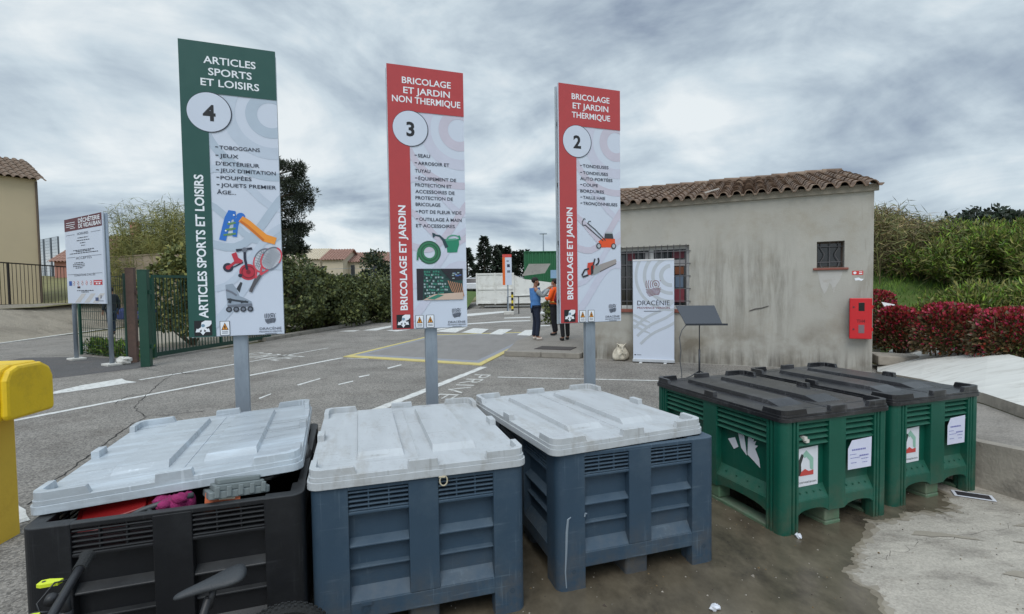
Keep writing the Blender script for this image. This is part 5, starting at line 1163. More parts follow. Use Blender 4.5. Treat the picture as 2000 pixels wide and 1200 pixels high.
# ================================================================ FENCES, GATE, POSTS
m_gpaint = M('green_coated_steel', (18, 66, 50), .45, .12, 6, .1, 60, dirt=((40, 70, 56), .5, 6)); m_dkgreen = flat('dark_green_steel', (22, 58, 46), .5); m_rail = flat('dark_brown_steel', (40, 34, 32), .6)
m_rust = M('rusty_steel', (92, 74, 66), .85, .2, 8, .3, 60, dirt=((120, 92, 78), .6, 6))
def bars_fence(name, label, P, Q, z0, z1, gap, r, mat, rails, posts=0):
    P = Vector(P); Q = Vector(Q); d = Q - P; L = Vector((d.x, d.y)).length; t = thing(name, label, 'fence', (P.x, P.y, 0), math.atan2(d.y, d.x)); sl = (Q.z - P.z) / L
    b = MB(); n = int(L / gap)
    for i in range(n + 1): x = L * i / n; z = P.z + sl * x; b.tube([(x, 0, z + z0), (x, 0, z + z1)], r, 6)
    b.build('bars', mat, t)
    for z in rails:
        b = MB(); b.yprism([(0, P.z + z - .025), (L, Q.z + z - .025), (L, Q.z + z + .025), (0, P.z + z + .025)], -.022, .022); b.build('rail', mat, t)
    for i in range(posts):
        x = L * (i + .0) / max(1, posts - 1); b = MB(); b.box(x - .035, x + .035, -.03, .03, P.z + sl * x - .2, P.z + sl * x + z1 + .03); b.build('post', mat, t)
    return t
bars_fence('railing', 'dark brown metal railing along the top of the concrete bank, left', (-21.6, 15.0, 1.33), (-21.25, 24.8, 1.10), .0, 1.80, .17, .013, m_rail, (.02, 1.80), 4)
def mesh_fence(label, P, Q, H, gx, gz, mat, postmat, z0=.05, posts=2):
    P = Vector(P); Q = Vector(Q); d = Q - P; L = d.length; t = thing('mesh_fence', label, 'fence', (P.x, P.y, P[2] if len(P) > 2 else 0), math.atan2(d.y, d.x))
    b = MB(); n = int(L / gx); m_ = int((H - z0) / gz)
    for i in range(n + 1): x = L * i / n; b.box(x - .004, x + .004, -.004, .004, z0, H)
    for j in range(m_ + 1): z = z0 + (H - z0) * j / m_; b.box(0, L, -.0045, .0045, z - .006, z + .006)
    b.build('mesh', mat, t)
    for i in range(posts):
        x = L * i / (posts - 1); b = MB(); b.box(x - .04, x + .04, -.06, -.006, -.1, H + .06); b.build('post', postmat, t, bevel=.006)
    return t
mesh_fence('green welded mesh fence between two green posts, behind the entrance sign', (-11.55, 13.55), (-9.45, 12.42), 2.05, .10, .2, m_dkgreen, m_gpaint)
def post(label, x, y, w, d, h, rz, mat, cap=True):
    t = thing('gate_post', label, 'post', (x, y, 0), rz)
    b = MB(); b.prism(rrect(-w / 2, w / 2, -d / 2, d / 2, .012), 0, h); b.build('shaft', mat, t)
    if cap: b = MB(); b.box(-w / 2 - .004, w / 2 + .004, -d / 2 - .004, d / 2 + .004, h, h + .02); b.build('cap', mat, t, bevel=.005)
    for z in (.4, 1.6): b = MB(); b.box(w / 2 + .001, w / 2 + .05, -.03, .03, z, z + .09); b.build('hinge', mat, t)
    return t
a = at(287, 716); post('wide green steel gate post nearest the camera', a.x, a.y, .18, .2, 2.12, rad(20), m_gpaint)
a = at(262, 708); post('rust brown steel post beside the wide green gate post', a.x, a.y, .17, .17, 2.2, rad(20), m_rust)
# sliding gate receding from the post
g0 = at(303, 702); g1 = at(527, 664); d = g1 - g0; L = Vector((d.x, d.y)).length
t = thing('sliding_gate', 'long green sliding gate of vertical bars between post and hedge', 'gate', (g0.x, g0.y, 0), math.atan2(d.y, d.x))
b = MB(); b.box(0, L, -.03, .03, .06, .16); b.build('bottom_rail', m_dkgreen, t); b = MB(); b.box(0, L, -.025, .025, 2.0, 2.07); b.build('top_rail', m_gpaint, t)
for x in (0, L / 2, L): b = MB(); b.box(x - .035, x + .035, -.032, .032, .161 if 0 < x < L else .04, 1.999); b.build('stile', m_gpaint, t)
b = MB(); n = int(L / .11)
for i in range(1, n): b.box(L * i / n - .009, L * i / n + .009, -.009, .009, .161, 1.999)
b.build('bars', m_dkgreen, t)
b = MB(); b.blob((0, 0, .08), (.16, .12, .1), 10, .2); o = b.build('boulder', m_white_slab, loc=(*at(222, 712)[:2], 0)); o.location = at(243, 712); tag(o, 'small white stone between the sign footing and green gate post', 'stone')

# ================================================================ PLANTS
def leafmat(name, c, isl=.9, rough=.7): return M(name, c, rough, .2, 2, island=isl)
def leaf(b, p, d, n, l, w, mi=0):
    """a small folded blade: 4 vertices"""
    s = d.cross(n); s = s.normalized() * w if s.length > 1e-5 else Vector((w, 0, 0))
    b.v += [tuple(p), tuple(p + d * l * .5 + s), tuple(p + d * l), tuple(p + d * l * .5 - s)]
    o = len(b.v) - 4; b.f.append((o, o + 1, o + 2, o + 3)); b.m.append(mi)
def rdir(up=.0): v = Vector((R.gauss(0, 1), R.gauss(0, 1), R.gauss(0, 1) + up)); return v.normalized()
def foliage(b, clumps, per, size, up=.3, asp=.35, nm=1, rlo=.3):
    """clumps: (centre, radii); leaves gather on the outside of each clump"""
    for c, r in clumps:
        for _ in range(per):
            q = rdir(); k_ = R.uniform(rlo, 1.0) ** .5; p = Vector((c[0] + q.x * r[0] * k_, c[1] + q.y * r[1] * k_, c[2] + q.z * r[2] * k_))
            l = size * R.uniform(.6, 1.4); leaf(b, p, (q * .6 + rdir(up)).normalized(), rdir(), l, l * asp, R.randrange(nm))
def stems(b, base, clumps, r, mi=0):
    for c, rr_ in clumps:
        m_ = Vector(base).lerp(Vector(c), .5) + Vector((R.uniform(-.1, .1), R.uniform(-.1, .1), .0)); b.tube([base, m_, c], [r, r * .7, r * .3], 5, mi)
m_bark = M('bark', (84, 72, 60), .95, .2, 6, .6, 30); m_twig = M('twig', (92, 78, 62), .9, .2, 6)
m_photinia = leafmat('red_photinia_leaf', (156, 44, 48), 1.0, .5); m_photin2 = leafmat('bronze_photinia_leaf', (86, 74, 44), 1.2, .5)
m_leaf = leafmat('shrub_leaf', (94, 102, 54)); m_leafd = leafmat('dark_shrub_leaf', (68, 78, 44)); m_leafb = leafmat('fresh_leaf', (108, 140, 46)); m_leafo = leafmat('olive_leaf', (126, 126, 64))
m_cane = leafmat('dry_cane_leaf', (158, 144, 98)); m_caneg = leafmat('green_cane_leaf', (112, 116, 66)); m_pine = leafmat('pine_needle', (44, 54, 32)); m_pined = leafmat('dark_pine_needle', (34, 42, 28)); m_con = leafmat('conifer_needle', (40, 56, 40)); m_caned = leafmat('brown_cane_leaf', (100, 88, 60))
def hedge(label, c, sx, sy, h, rz, group, n=7000):
    t = thing('photinia_hedge', label, 'hedge', c, rz, group)
    b = MB(); co = MB()
    for _ in range(n):
        u, v, w = R.uniform(-1, 1), R.uniform(-1, 1), R.uniform(0.02, 1)
        f = R.randrange(4)
        if f == 0: w = 1
        elif f == 1: v = -1
        elif f == 2: u = R.choice((-1, 1))
        k_ = 1 - .24 * (w ** 3) - R.uniform(0, .14); bul = 1 + .07 * math.sin(u * 5 + w * 3) + .06 * math.sin(v * 7 + 2 * u)
        rr_ = 1 / max(1, (abs(u) ** 3 + abs(v) ** 3) ** .333)
        p = Vector((u * sx / 2 * k_ * bul * rr_, v * sy / 2 * k_ * rr_, h * (.06 + .94 * w) * (1 - .06 * (u * u + v * v)) + R.uniform(-.02, .05)))
        l = R.uniform(.035, .085); out_ = Vector((p.x / sx, p.y / sy, (w - .35))).normalized()
        leaf(b, p, (out_ + rdir(.5) * .9).normalized(), rdir(), l, l * .32, 0 if R.random() < .12 + .72 * w * w else 1)
    b.build('foliage', [m_photinia, m_photin2], t)
    for k_ in range(26):
        x, y = R.uniform(-.4, .4) * sx, R.uniform(-.4, .4) * sy; co.tube([(x * .8, y * .8, -.05), (x, y, h * .5), (x * 1.1, y * 1.1, h * .9)], [.012, .009, .004], 5)
    co.build('stems', m_twig, t)
    return t
hg = 'clipped red photinia hedges by the ramp'
h1 = Vector((8.35, 10.35, .22)); h2 = Vector((8.35, 8.95, .36)); h3 = Vector((8.35, 7.75, .46))
c = at(1765, 684, .28); hedge('dark red clipped hedge clump nearest the office corner', (c.x + .08, c.y + .3, .24), .72, .8, .82, rad(-32), hg)
c = at(1862, 690, .42); hedge('broad rounded red clipped hedge in the middle of the row', (c.x + .12, c.y + .25, .36), .92, .85, .82, rad(-34), hg)
c = at(1985, 698, .48); hedge('red clipped hedge cut by the right photo edge', (c.x + .22, c.y + .2, .42), 1.1, .85, .72, rad(-30), hg)
c = at(1716, 672, .25); hedge('taller red hedge behind the office corner', (c.x + .75, c.y + 1.2, .25), .9, .9, 1.12, rad(-20), hg, 4200)
b = MB(); b.box(-.14, .14, -.004, .004, -.07, .07); o = b.build('marker_plate', m_white_frame, loc=atd(1737, 597, 10.6), rot=(rad(-50), rad(12), 0)); tag(o, 'small tilted white plate above the red hedges', 'plate')
for i, (px, py, zz_) in enumerate(((1712, 664, .14), (1800, 655, .45))):
    c = atd(px, py, 10.2 if i else 10.4); b = MB(); b.blob((0, 0, 0), (.1, .06, .08), 8, .4); b.blob((.08, .02, -.05), (.08, .05, .06), 8, .4); b.box(-.06, .06, -.03, .03, -.4, -.02)
    o = b.build('pale_rubble', m_white_slab, loc=c); tag(o, ['white rubble lying at the office corner under the red hedge', 'white rubble showing in the gap between two red hedges'][i], 'rubble')
# cane thicket on the bank
def canes(label, spots, hr, per, mats, leafl, lean, name='cane_thicket'):
    b = MB()
    for (x, y, z) in spots:
        h = (hr(x, y, z) if callable(hr) else R.uniform(*hr)); a_ = R.uniform(0, 2 * PI); ln = R.uniform(.1, lean); top = Vector((x + math.cos(a_) * ln * h, y + math.sin(a_) * ln * h, z + h)); base = Vector((x, y, z - .1)); midp = base.lerp(top, .55) + Vector((0, 0, .08 * h))
        b.tube([base, midp, top], [.016, .012, .004], 4, R.randrange(len(mats)))
        for _ in range(per):
            k_ = R.uniform(.12, 1.0); p = base.lerp(midp, k_ / .55) if k_ < .55 else midp.lerp(top, (k_ - .55) / .45)
            d = Vector((R.gauss(0, 1), R.gauss(0, 1), R.uniform(.0, 1.6))).normalized(); l = leafl * R.uniform(.5, 1.3); mi = R.randrange(len(mats)); n_ = rdir()
            leaf(b, p, d, n_, l * .6, .013, mi); leaf(b, p + d * l * .5, (d + Vector((0, 0, -.8))).normalized(), n_, l * .6, .010, mi)
    o = b.build(name, mats); o['kind'] = 'stuff'; o['label'] = label; o['category'] = 'canes'; return o
def cane_top(px):
    k = [(1600, 405), (1740, 408), (1790, 432), (1850, 452), (1920, 492), (2100, 520)]
    for (a_, b_), (c_, d_) in zip(k, k[1:]):
        if px <= c_: return b_ + (d_ - b_) * (px - a_) / (c_ - a_)
    return 520
sp = []
while len(sp) < 760:
    x = R.uniform(9.5, 19.5); y = R.uniform(12.0, 21.0); px = 1000 + CF * x / y
    if px < 1670 or px > 1985: continue
    d = x * .80 + y * .60
    if d < 17.2 + R.uniform(-.5, .5) + max(0, (px - 1880)) * .004 or d > 23.5: continue
    sp.append((x, y, bank(x, y)))
canes('dense brown-green cane thicket on the bank right of the office', sp, lambda x, y, z: max(.5, (1.64 + (550 - cane_top(1000 + CF * x / y)) * y / 988 - z) * R.uniform(.5, 1.0)), 44, [m_cane, m_caneg, m_caned, m_caned, m_caneg], .5, .3)
sp = []
while len(sp) < 420:
    x = R.uniform(-21.5, -14.5); y = R.uniform(24.8, 29.0); px = 1000 + CF * x / y
    if px < 215 or px > 420: continue
    sp.append((x, y, 1.2))
def cane_top2(px):
    k = [(200, 480), (232, 462), (262, 428), (292, 410), (330, 412), (430, 430)]
    for (a_, b_), (c_, d_) in zip(k, k[1:]):
        if px <= c_: return b_ + (d_ - b_) * (px - a_) / (c_ - a_)
    return 430
canes('tall yellow-green cane clump behind the wall at the left', sp, lambda x, y, z: max(.5, (1.64 + (573 - cane_top2(1000 + CF * x / y)) * y / 988 - z) * R.uniform(.6, 1.1)), 40, [m_leafo, m_leafo, m_caneg], .7, .3)
def shrub(name, label, cat, base, clumps, per, size, mats, group=None, stem=.03, up=.3, asp=.35, rlo=.3):
    t = thing(name, label, cat, base, 0, group); b = MB(); foliage(b, clumps, per, size, up, asp, len(mats), rlo); b.build('foliage', mats, t)
    b = MB(); stems(b, (0, 0, -.05), clumps[::max(1, len(clumps) // 14)], stem); b.build('stems', m_twig, t); return t
def cl(n, rx, ry, z0, z1, r, flatk=1.0):
    o = []
    for _ in range(n):
        a_ = R.uniform(0, 2 * PI); k_ = R.uniform(0, 1) ** .5; z = R.uniform(z0, z1); f = 1 - .35 * ((z - z0) / max(.01, z1 - z0)) ** 2
        s_ = r * R.uniform(.6, 1.3); o.append(((rx * k_ * f * math.cos(a_), ry * k_ * f * math.sin(a_), z), (s_, s_, s_ * flatk)))
    return o
# roadside shrubs along the entrance lane
sg = 'roadside shrubs along the lane'
for k_, (px, y, h, w, lab, mats) in enumerate((
    (530, 18.8, 3.0, 1.7, 'tallest dark green roadside shrub behind the gate end', [m_leafd, m_leafd, m_leaf]), (592, 20.6, 2.75, 1.7, 'olive green roadside shrub right of the tallest one', [m_leaf, m_leafd, m_leaf]),
    (640, 22.4, 2.1, 1.6, 'lower roadside shrub with feathery top below the distant fence posts', [m_leafd, m_leaf]), (692, 23.6, 2.35, 1.7, 'greyish bushy roadside shrub in mid lane', [m_leaf, m_leafd]), (740, 25.6, 2.3, 1.7, 'roadside shrub directly left of the sign numbered 3', [m_leafd, m_leaf, m_leaf]))):
    p = atd(px, 600, y); shrub('roadside_shrub', lab, 'shrub', (p.x - .2, y + .6, 0), cl(46, w, w, .3, h - .35, .5), 200, .13, mats, sg)
p = atd(355, 600, 15.5); shrub('roadside_shrub', 'fresh green bush standing behind the green sliding gate', 'shrub', (p.x + .3, 15.5, 0), cl(44, 1.5, 1.1, .6, 2.8, .45), 170, .12, [m_leafo, m_leaf, m_leaf], sg)
b = MB(); foliage(b, [((R.uniform(-11.6, -8.9), 0, .12), (.3, .25, .28)) for _ in range(46)], 60, .12, 1.0, .16, 2)
b.v = [(x, y + 13.1 + (x + 10.3) * -.6, z) for x, y, z in b.v]; o = b.build('tall_grass', [m_leafb, m_leaf]); o['kind'] = 'stuff'; o['label'] = 'tuft of tall green grass at the foot of the mesh fence'; o['category'] = 'grass'
# grass on the bank
b = MB()
for _ in range(16000):
    x = R.uniform(8.6, 17.5); y = R.uniform(8.0, 17.5); px = 1000 + CF * x / y
    if px < 1680 or px > 2080: continue
    d = x * .80 + y * .60
    if d < 13.4: continue
    leaf(b, Vector((x, y, bank(x, y) - .03)), Vector((R.gauss(0, .5), R.gauss(0, .5), 1)).normalized(), rdir(), R.uniform(.08, .26), .009, R.randrange(2))
o = b.build('bank_grass', [leafmat('bank_grass_blade', (78, 112, 40)), m_leafb]); o['kind'] = 'stuff'; o['label'] = 'long green grass on the bank behind the red hedges'; o['category'] = 'grass'
bg_ = 'bright broom bushes on the bank'
for px, py, y, h, w, lab in ((1870, 590, 13.6, 1.05, 1.3, 'bright green feathery bush right of the cane thicket'), (1960, 590, 12.6, 1.35, 1.5, 'large bright green bush above the right-hand red hedges'), (2030, 600, 12.0, 1.4, 1.4, 'bright green bush cut by the right photo edge'), (1895, 600, 11.2, .95, .95, 'low bright green bush rising just behind the middle red hedge'), (1985, 600, 10.6, 1.0, 1.0, 'low bright green bush rising just behind the right-hand red hedge')):
    p = atd(px, py, y); shrub('broom_bush', lab, 'bush', (p.x, y, bank(p.x, y)), cl(44, w, w, .1, h - .25, .36), 420, .13, [m_leafb, m_leafo, m_leaf], bg_, .02, .9, .10)
for px, y, h, w, lab in ((1925, 27, 6.2, 2.4, 'dark evergreen tree above the canes'), (1985, 26, 6.4, 2.6, 'dark evergreen tree at the right photo edge')):
    p = atd(px, 600, y); t = thing('evergreen_tree', lab, 'tree', (p.x, y, 1.0), 0, 'dark trees on the right skyline')
    cs = cl(40, w, w, 1.2, h - 2.6, .75); b = MB(); foliage(b, cs, 190, .22, .3, .3, 2); b.build('crown', [m_pined, m_con], t); b = MB(); stems(b, (0, 0, -.2), cs[::4], .12); b.build('trunk', m_bark, t)
# the big pine behind the sign numbered 4
p = atd(522, 600, 30)
t = thing('pine_tree', 'tall dark pine behind the sign numbered 4', 'tree', (p.x, 30, 0))
cs = []
for _ in range(130):
    z = R.uniform(3.1, 9.1); f = math.sin(PI * min(1, max(.0, (z - 2.2) / 8.2))) ** .55; a_ = R.uniform(0, 2 * PI); rr_ = 2.75 * f * R.uniform(.25, 1) ** .5; s_ = R.uniform(.35, .62)
    cs.append(((rr_ * math.cos(a_), rr_ * math.sin(a_), z), (s_, s_, s_ * .62)))
b = MB(); foliage(b, cs, 330, .20, .6, .10, 2, .1); b.build('crown', [m_pine, m_pined], t)
b = MB(); b.tube([(0, 0, -.1), (.1, 0, 3), (-.05, .1, 6), (0, 0, 9.3)], [.26, .2, .13, .03], 8)
for c_, r_ in cs[::2]: b.tube([(0, 0, max(2.4, c_[2] - .9)), (c_[0] * .5, c_[1] * .5, c_[2] - .25), c_], [.06, .04, .015], 5)
b.build('trunk', m_bark, t)
# dark conifers on the far skyline
def conifer(label, px, pyt, y, w, cat='tree', cone=True):
    p = atd(px, pyt, y); t = thing('conifer', label, cat, (p.x, y, 0), 0, 'dark conifers beyond the compactor'); h = p.z; b = MB(); n = 1700
    for _ in range(n):
        k_ = R.random() ** .8; z = .6 + (h - .6) * k_; rr_ = w * ((1 - k_) ** .75 if cone else math.sin(PI * min(.98, .15 + .85 * k_)) ** .6) * R.uniform(.35, 1.0) * (1 + .25 * math.sin(z * 5)); a_ = R.uniform(0, 2 * PI)
        q = Vector((math.cos(a_), math.sin(a_), R.uniform(-.2, .4))); leaf(b, Vector((rr_ * math.cos(a_), rr_ * math.sin(a_), z)), (q + rdir() * .5).normalized(), rdir(), .5 * R.uniform(.6, 1.3), .1, R.randrange(2))
    b.build('crown', [m_con, m_pined], t); b = MB(); b.tube([(0, 0, 0), (0, 0, h * .5), (0, 0, h * .97)], [.22, .14, .02], 6); b.build('trunk', m_bark, t)
for px, pt, y, w, cn, lab in ((912, 486, 62, 1.7, 1, 'narrow dark conifer showing right beside the sign numbered 3'), (945, 463, 62, 1.7, 1, 'tallest pointed dark conifer beyond the white compactor'), (962, 484, 64, 1.9, 0, 'round dark conifer right of the tallest one'), (974, 480, 66, 1.1, 1, 'slim dark conifer between two broader ones'), (990, 484, 66, 1.7, 1, 'dark conifer behind the small orange sign'), (1010, 492, 64, 2.0, 0, 'broad low conifer left of the green container'), (1024, 490, 64, 1.9, 0, 'broad low conifer touching the green container')):
    conifer(lab, px, pt, y, w, 'tree', cn)
p = atd(735, 500, 52); t = thing('round_tree', 'small round tree among the distant rooftops', 'tree', (p.x, 52, 0)); cs = [((x, y, z + 3.0), r_) for (x, y, z), r_ in cl(16, 1.6, 1.4, 0, 2.2, .7)]
b = MB(); foliage(b, cs, 110, .3, .3, .3, 2); b.build('crown', [m_leafd, m_con], t); b = MB(); b.tube([(0, 0, 0), (0, 0, 3.4)], [.2, .12], 6); b.build('trunk', m_bark, t)
b = MB(); foliage(b, [((R.uniform(-1.2, 1.2), R.uniform(-.3, .3), R.uniform(.2, .8)), (.35, .3, .3)) for _ in range(30)], 120, .12, .3, .35, 2)
c = at(1120, 634); o = b.build('low_hedge', [m_leaf, m_leafd], loc=(c.x + .2, c.y + .6, 0)); tag(o, 'low dark hedge behind the people beside the office', 'hedge')

# ================================================================ HOUSES
def house(label, px0, px1, y, zwall, base, mat, roofmat, depth, ridge, ang=0, gable=False, loc=None, chim=None, lz=0):
    p0, p1 = atd(px0, 600, y), atd(px1, 600, y); L = p1.x - p0.x
    t = thing('house', label, 'house', (p0.x, y, lz), ang)
    b = MB(); b.box(0, L, 0, depth, base, zwall); 
    b.xprism([(.0, zwall), (depth, zwall), (depth / 2, ridge - .05)], .01, L - .01); b.build('wall', mat, t)
    r = tile_roof('roof', t, -.3, L + .3, -.35, depth / 2, zwall - .05, ridge, roofmat, .3, .5)
    b = MB(); b.add([(-.3, depth / 2, ridge), (L + .3, depth / 2, ridge), (L + .3, depth + .3, zwall), (-.3, depth + .3, zwall), (-.3, depth / 2, ridge - .12), (L + .3, depth / 2, ridge - .12), (L + .3, depth + .3, zwall - .12), (-.3, depth + .3, zwall - .12)], [(0, 1, 2, 3), (7, 6, 5, 4), (1, 5, 6, 2), (0, 3, 7, 4), (3, 2, 6, 7)]); b.build('rear_roof', roofmat, t)
    if chim: b = MB(); b.box(chim[0], chim[0] + .6, depth / 2 - .3, depth / 2 + .3, ridge - .3, ridge + chim[1]); b.box(chim[0] - .08, chim[0] + .68, depth / 2 - .38, depth / 2 + .38, ridge + chim[1], ridge + chim[1] + .12); b.build('chimney', mat, r)
    return t, L
m_beige = M('beige_render', (200, 183, 152), .9, .04, 1, .2, 40); m_pink = M('faded_pink_render', (168, 120, 106), .9, .08, 1); m_cream = M('cream_render', (196, 184, 162), .9, .06, 1); m_oldtile = M('old_roof_tile', (116, 98, 82), .9, .2, 2, .4, 40, dirt=((88, 68, 56), .7, 2)); m_pinktile = M('pink_roof_tile', (150, 116, 102), .9, .12, 1.4)
p = atd(72, 352, 26)
t, L = house('tall beige rendered house with tiled roof, cut by the left photo edge', -260, 72, 26, p.z, .9, m_beige, m_oldtile, 6.4, p.z + 1.5)
t.rotation_euler.z = rad(55); t.location = (p.x - L * math.cos(rad(55)), 26 - L * math.sin(rad(55)), 0)
b = MB(); b.box(L - 2.0 - .9, L - 1.75, -.05, .04, 1.3, 3.75); d_ = b.build('door', m_white_frame, t); b = MB(); b.box(L - 2.8, L - 1.85, -.06, -.052, 1.9, 3.6); b.build('pane', flat('pale_glass', (166, 178, 186), .2), d_)
b = MB(); b.tube([(L - .05, -.06, 1.0), (L - .05, -.06, p.z - .1)], .05, 8); b.build('downpipe', flat('brown_pipe', (96, 82, 70)), t)
house('low faded pink house with chimney behind the entrance sign', 110, 242, 44, atd(200, 510, 44).z, 0, m_pink, m_pinktile, 8, atd(200, 462, 48).z, chim=(3.9, 1.1))
house('cream distant house with gabled tile roof left of mid photo', 632, 672, 58, atd(640, 508, 58).z, 0, m_cream, m_pinktile, 7, atd(640, 488, 61.5).z)
house('low distant house with long tiled roof left of the sign numbered 3', 672, 780, 60, atd(700, 512, 60).z, 0, m_cream, m_pinktile, 7, atd(700, 494, 63.5).z)
house('long pale distant building right of the pine', 545, 628, 62, atd(600, 507, 62).z, 0, m_cream, m_cream, 7, atd(600, 487, 65.5).z)
# walls and fences in the middle distance at the left
def lowwall(label, P, Q, h, th, mat, z=0, name='garden_wall'):
    P = Vector(P); Q = Vector(Q); d = Q - P; b = MB(); b.box(0, d.length, 0, th, 0, h); b.box(-.02, d.length + .02, -.03, th + .03, h, h + .06)
    o = b.build(name, mat, loc=(P.x, P.y, z), rot=(0, 0, math.atan2(d.y, d.x))); return tag(o, label, 'wall')
lowwall('old beige stone wall in front of the cane clump', (-21.8, 26.6), (-14.0, 23.2), 3.45, .3, M('old_stone_wall', (150, 136, 116), .95, .2, 3, .6, 12, dirt=((104, 92, 76), .8, 2)))
lowwall('grey block wall below the distant houses', (-21, 46), (-9, 50), 2.75, .2, M('grey_block_wall', (128, 130, 128), .95, .12, 1, .3, 6))
struct(sheet('field', [(-26, 36, .15), (-7, 34, .15), (-9, 49, 2.3), (-22, 46, 2.3)], 0, M('field_grass', (104, 110, 62), .95, .25, .8, .6, 10)))
t = thing('post_fence', 'distant wire fence with dark posts behind the roadside shrubs', 'fence', (0, 0, 0)); pts_ = []
for px, pt, y in ((575, 520, 30), (633, 520, 31), (689, 518, 33), (732, 520, 36)):
    q = atd(px, pt, y); b = MB(); b.box(q.x - .1, q.x + .1, y - .1, y + .1, -.05, q.z); b.build('post', flat('dark_post', (42, 44, 46)), t); pts_.append(q)
b = MB()
for k_ in (0.2, .6, 1.0):
    b.tube([(q.x, q.y, q.z - k_) for q in pts_], .012, 4)
b.build('wire', m_galv, t)
t = thing('ball_net', 'high wire netting on thin posts beyond the beige house', 'net', (0, 0, 0)); m_net = flat('net_wire', (96, 104, 112))
q0, q1 = atd(72, 470, 50), atd(113, 462, 46)
for k_ in range(4): q = q0.lerp(q1, k_ / 3); b = MB(); b.tube([(q.x, q.y, 0), (q.x, q.y, q.z)], .07, 6); b.build('post', m_net, t)
b = MB()
for k_ in range(26): q = q0.lerp(q1, k_ / 25); b.tube([(q.x, q.y, 2.5), (q.x, q.y, q.z)], .012, 4)
for k_ in range(12): b.tube([(q0.x, q0.y, q0.z - k_ * .28), (q1.x, q1.y, q1.z - k_ * .28)], .012, 4)
b.build('netting', m_net, t)

# ================================================================ CONTAINERS and what stands round them
m_ctn = M('white_container_paint', (222, 222, 216), .6, .06, 2, .1, 20, dirt=((156, 148, 134), .6, 1.5)); m_gctn = M('green_container_paint', (30, 96, 58), .6, .1, 1.5); m_hop = M('grey_hopper_paint', (128, 126, 118), .7, .12, 2, dirt=((92, 88, 82), .7, 2)); m_bl = flat('pale_blue_panel', (130, 160, 186))
struct(sheet('grass_verge', [(-4.3, 33.5, .01), (-3.3, 36, .02), (-3.3, 50, 1.25), (-9, 50, 1.6), (-8.5, 36, .3)], 0, m_grass))
YC = 40.0; zb = .05
c0, c1, c2 = atd(932, 597, YC), atd(1003, 597, YC), atd(1120, 597, YC)
t = thing('waste_compactor', 'large white waste compactor container with ribbed sides and open grey hopper', 'container', (c0.x, YC, 0))
L1 = c1.x - c0.x; L2 = c2.x - c0.x; H1 = atd(960, 534, YC).z; H2 = H1 - .15
b = MB(); b.box(0, L1, 0, 2.4, .35, H1)
for k_ in range(3): x = L1 * (k_) / 2; b.box(x - .06, x + .06, -.08, -.002, .30, H1 + .02)
for z in (.42, H1 * .55, H1 - .06): b.box(.07, L1 - .07, -.06, -.003, z - .06, z + .06)
b.build('body', m_ctn, t)
b = MB(); b.yprism([(L1 + .05, .35), (L2, .35), (L2, H2 - .9), (L1 + .9, H2 - .35), (L1 + .05, H2)], .05, 2.3); b.box(L1 + .1, L2 - .1, -.01, .045, .9, 1.0); b.build('press_unit', m_ctn, t)
b = MB(); x0 = atd(1020, 545, YC).x - c0.x; x1 = atd(1072, 545, YC).x - c0.x; zt = atd(1040, 515, YC).z
b.add([(x0, .2, H1 - .25), (x1 - .3, .2, H1 - .05), (x1 + .2, .6, zt), (x0 + .55, .6, zt), (x0, .35, H1 - .25), (x1 - .3, .35, H1 - .05), (x1 + .2, .75, zt), (x0 + .55, .75, zt)], [(0, 1, 2, 3), (7, 6, 5, 4), (0, 4, 5, 1), (1, 5, 6, 2), (2, 6, 7, 3), (3, 7, 4, 0)]); b.build('hopper_lid', m_hop, t)
b = MB(); b.box(x1 + .2, L2, .6, 1.0, H2 - .3, H1 + .2); b.build('blue_panel', m_bl, t)
for x in (.4, L1 - .3, L2 - .6):
    b = MB(); b.X = Matrix.Translation((x, .2, .18)) @ Matrix.Rotation(PI / 2, 4, 'X'); b.lathe([(.05, -.1), (.17, -.1), (.17, .1), (.05, .1)], 14); b.build('roller', m_hop, t)
for x in (.05, L1 + .1): b = MB(); b.box(x, x + L1 * .9, .3, .5, .2, .349); b.build('skid', m_hop, t)
g0, g1 = atd(1024, 500, 50), atd(1160, 500, 50); zt = atd(1050, 491, 50).z
t = thing('green_container', 'dark green corrugated container standing behind the compactor', 'container', (g0.x, 50, 0)); b = MB(); L = g1.x - g0.x; n = int(L / .35); pts_ = []
for i in range(n): x = L * i / n; w_ = L / n; pts_ += [(x, 0), (x + w_ * .4, 0), (x + w_ * .5, .06), (x + w_ * .9, .06)]
b.prism([(p_[0], p_[1]) for p_ in pts_] + [(L, 0), (L, 2.4), (0, 2.4)], 1.2, zt - .1); b.build('side', m_gctn, t); b = MB(); b.box(-.05, L + .05, -.06, 2.45, zt - .1, zt); b.build('top_rail', m_gctn, t); b = MB(); b.box(0, L, .07, 2.3, 0, 1.19); b.build('base', m_hop, t)
p = atd(1061, 458, 70); b = MB(); b.tube([(0, 0, 0), (0, 0, p.z)], [.13, .07], 8); b.box(-.5, .5, -.15, .15, p.z, p.z + .14); o = b.build('light_mast', m_galv, loc=(p.x, 70, 0)); tag(o, 'thin grey lighting mast rising above the green container', 'mast')
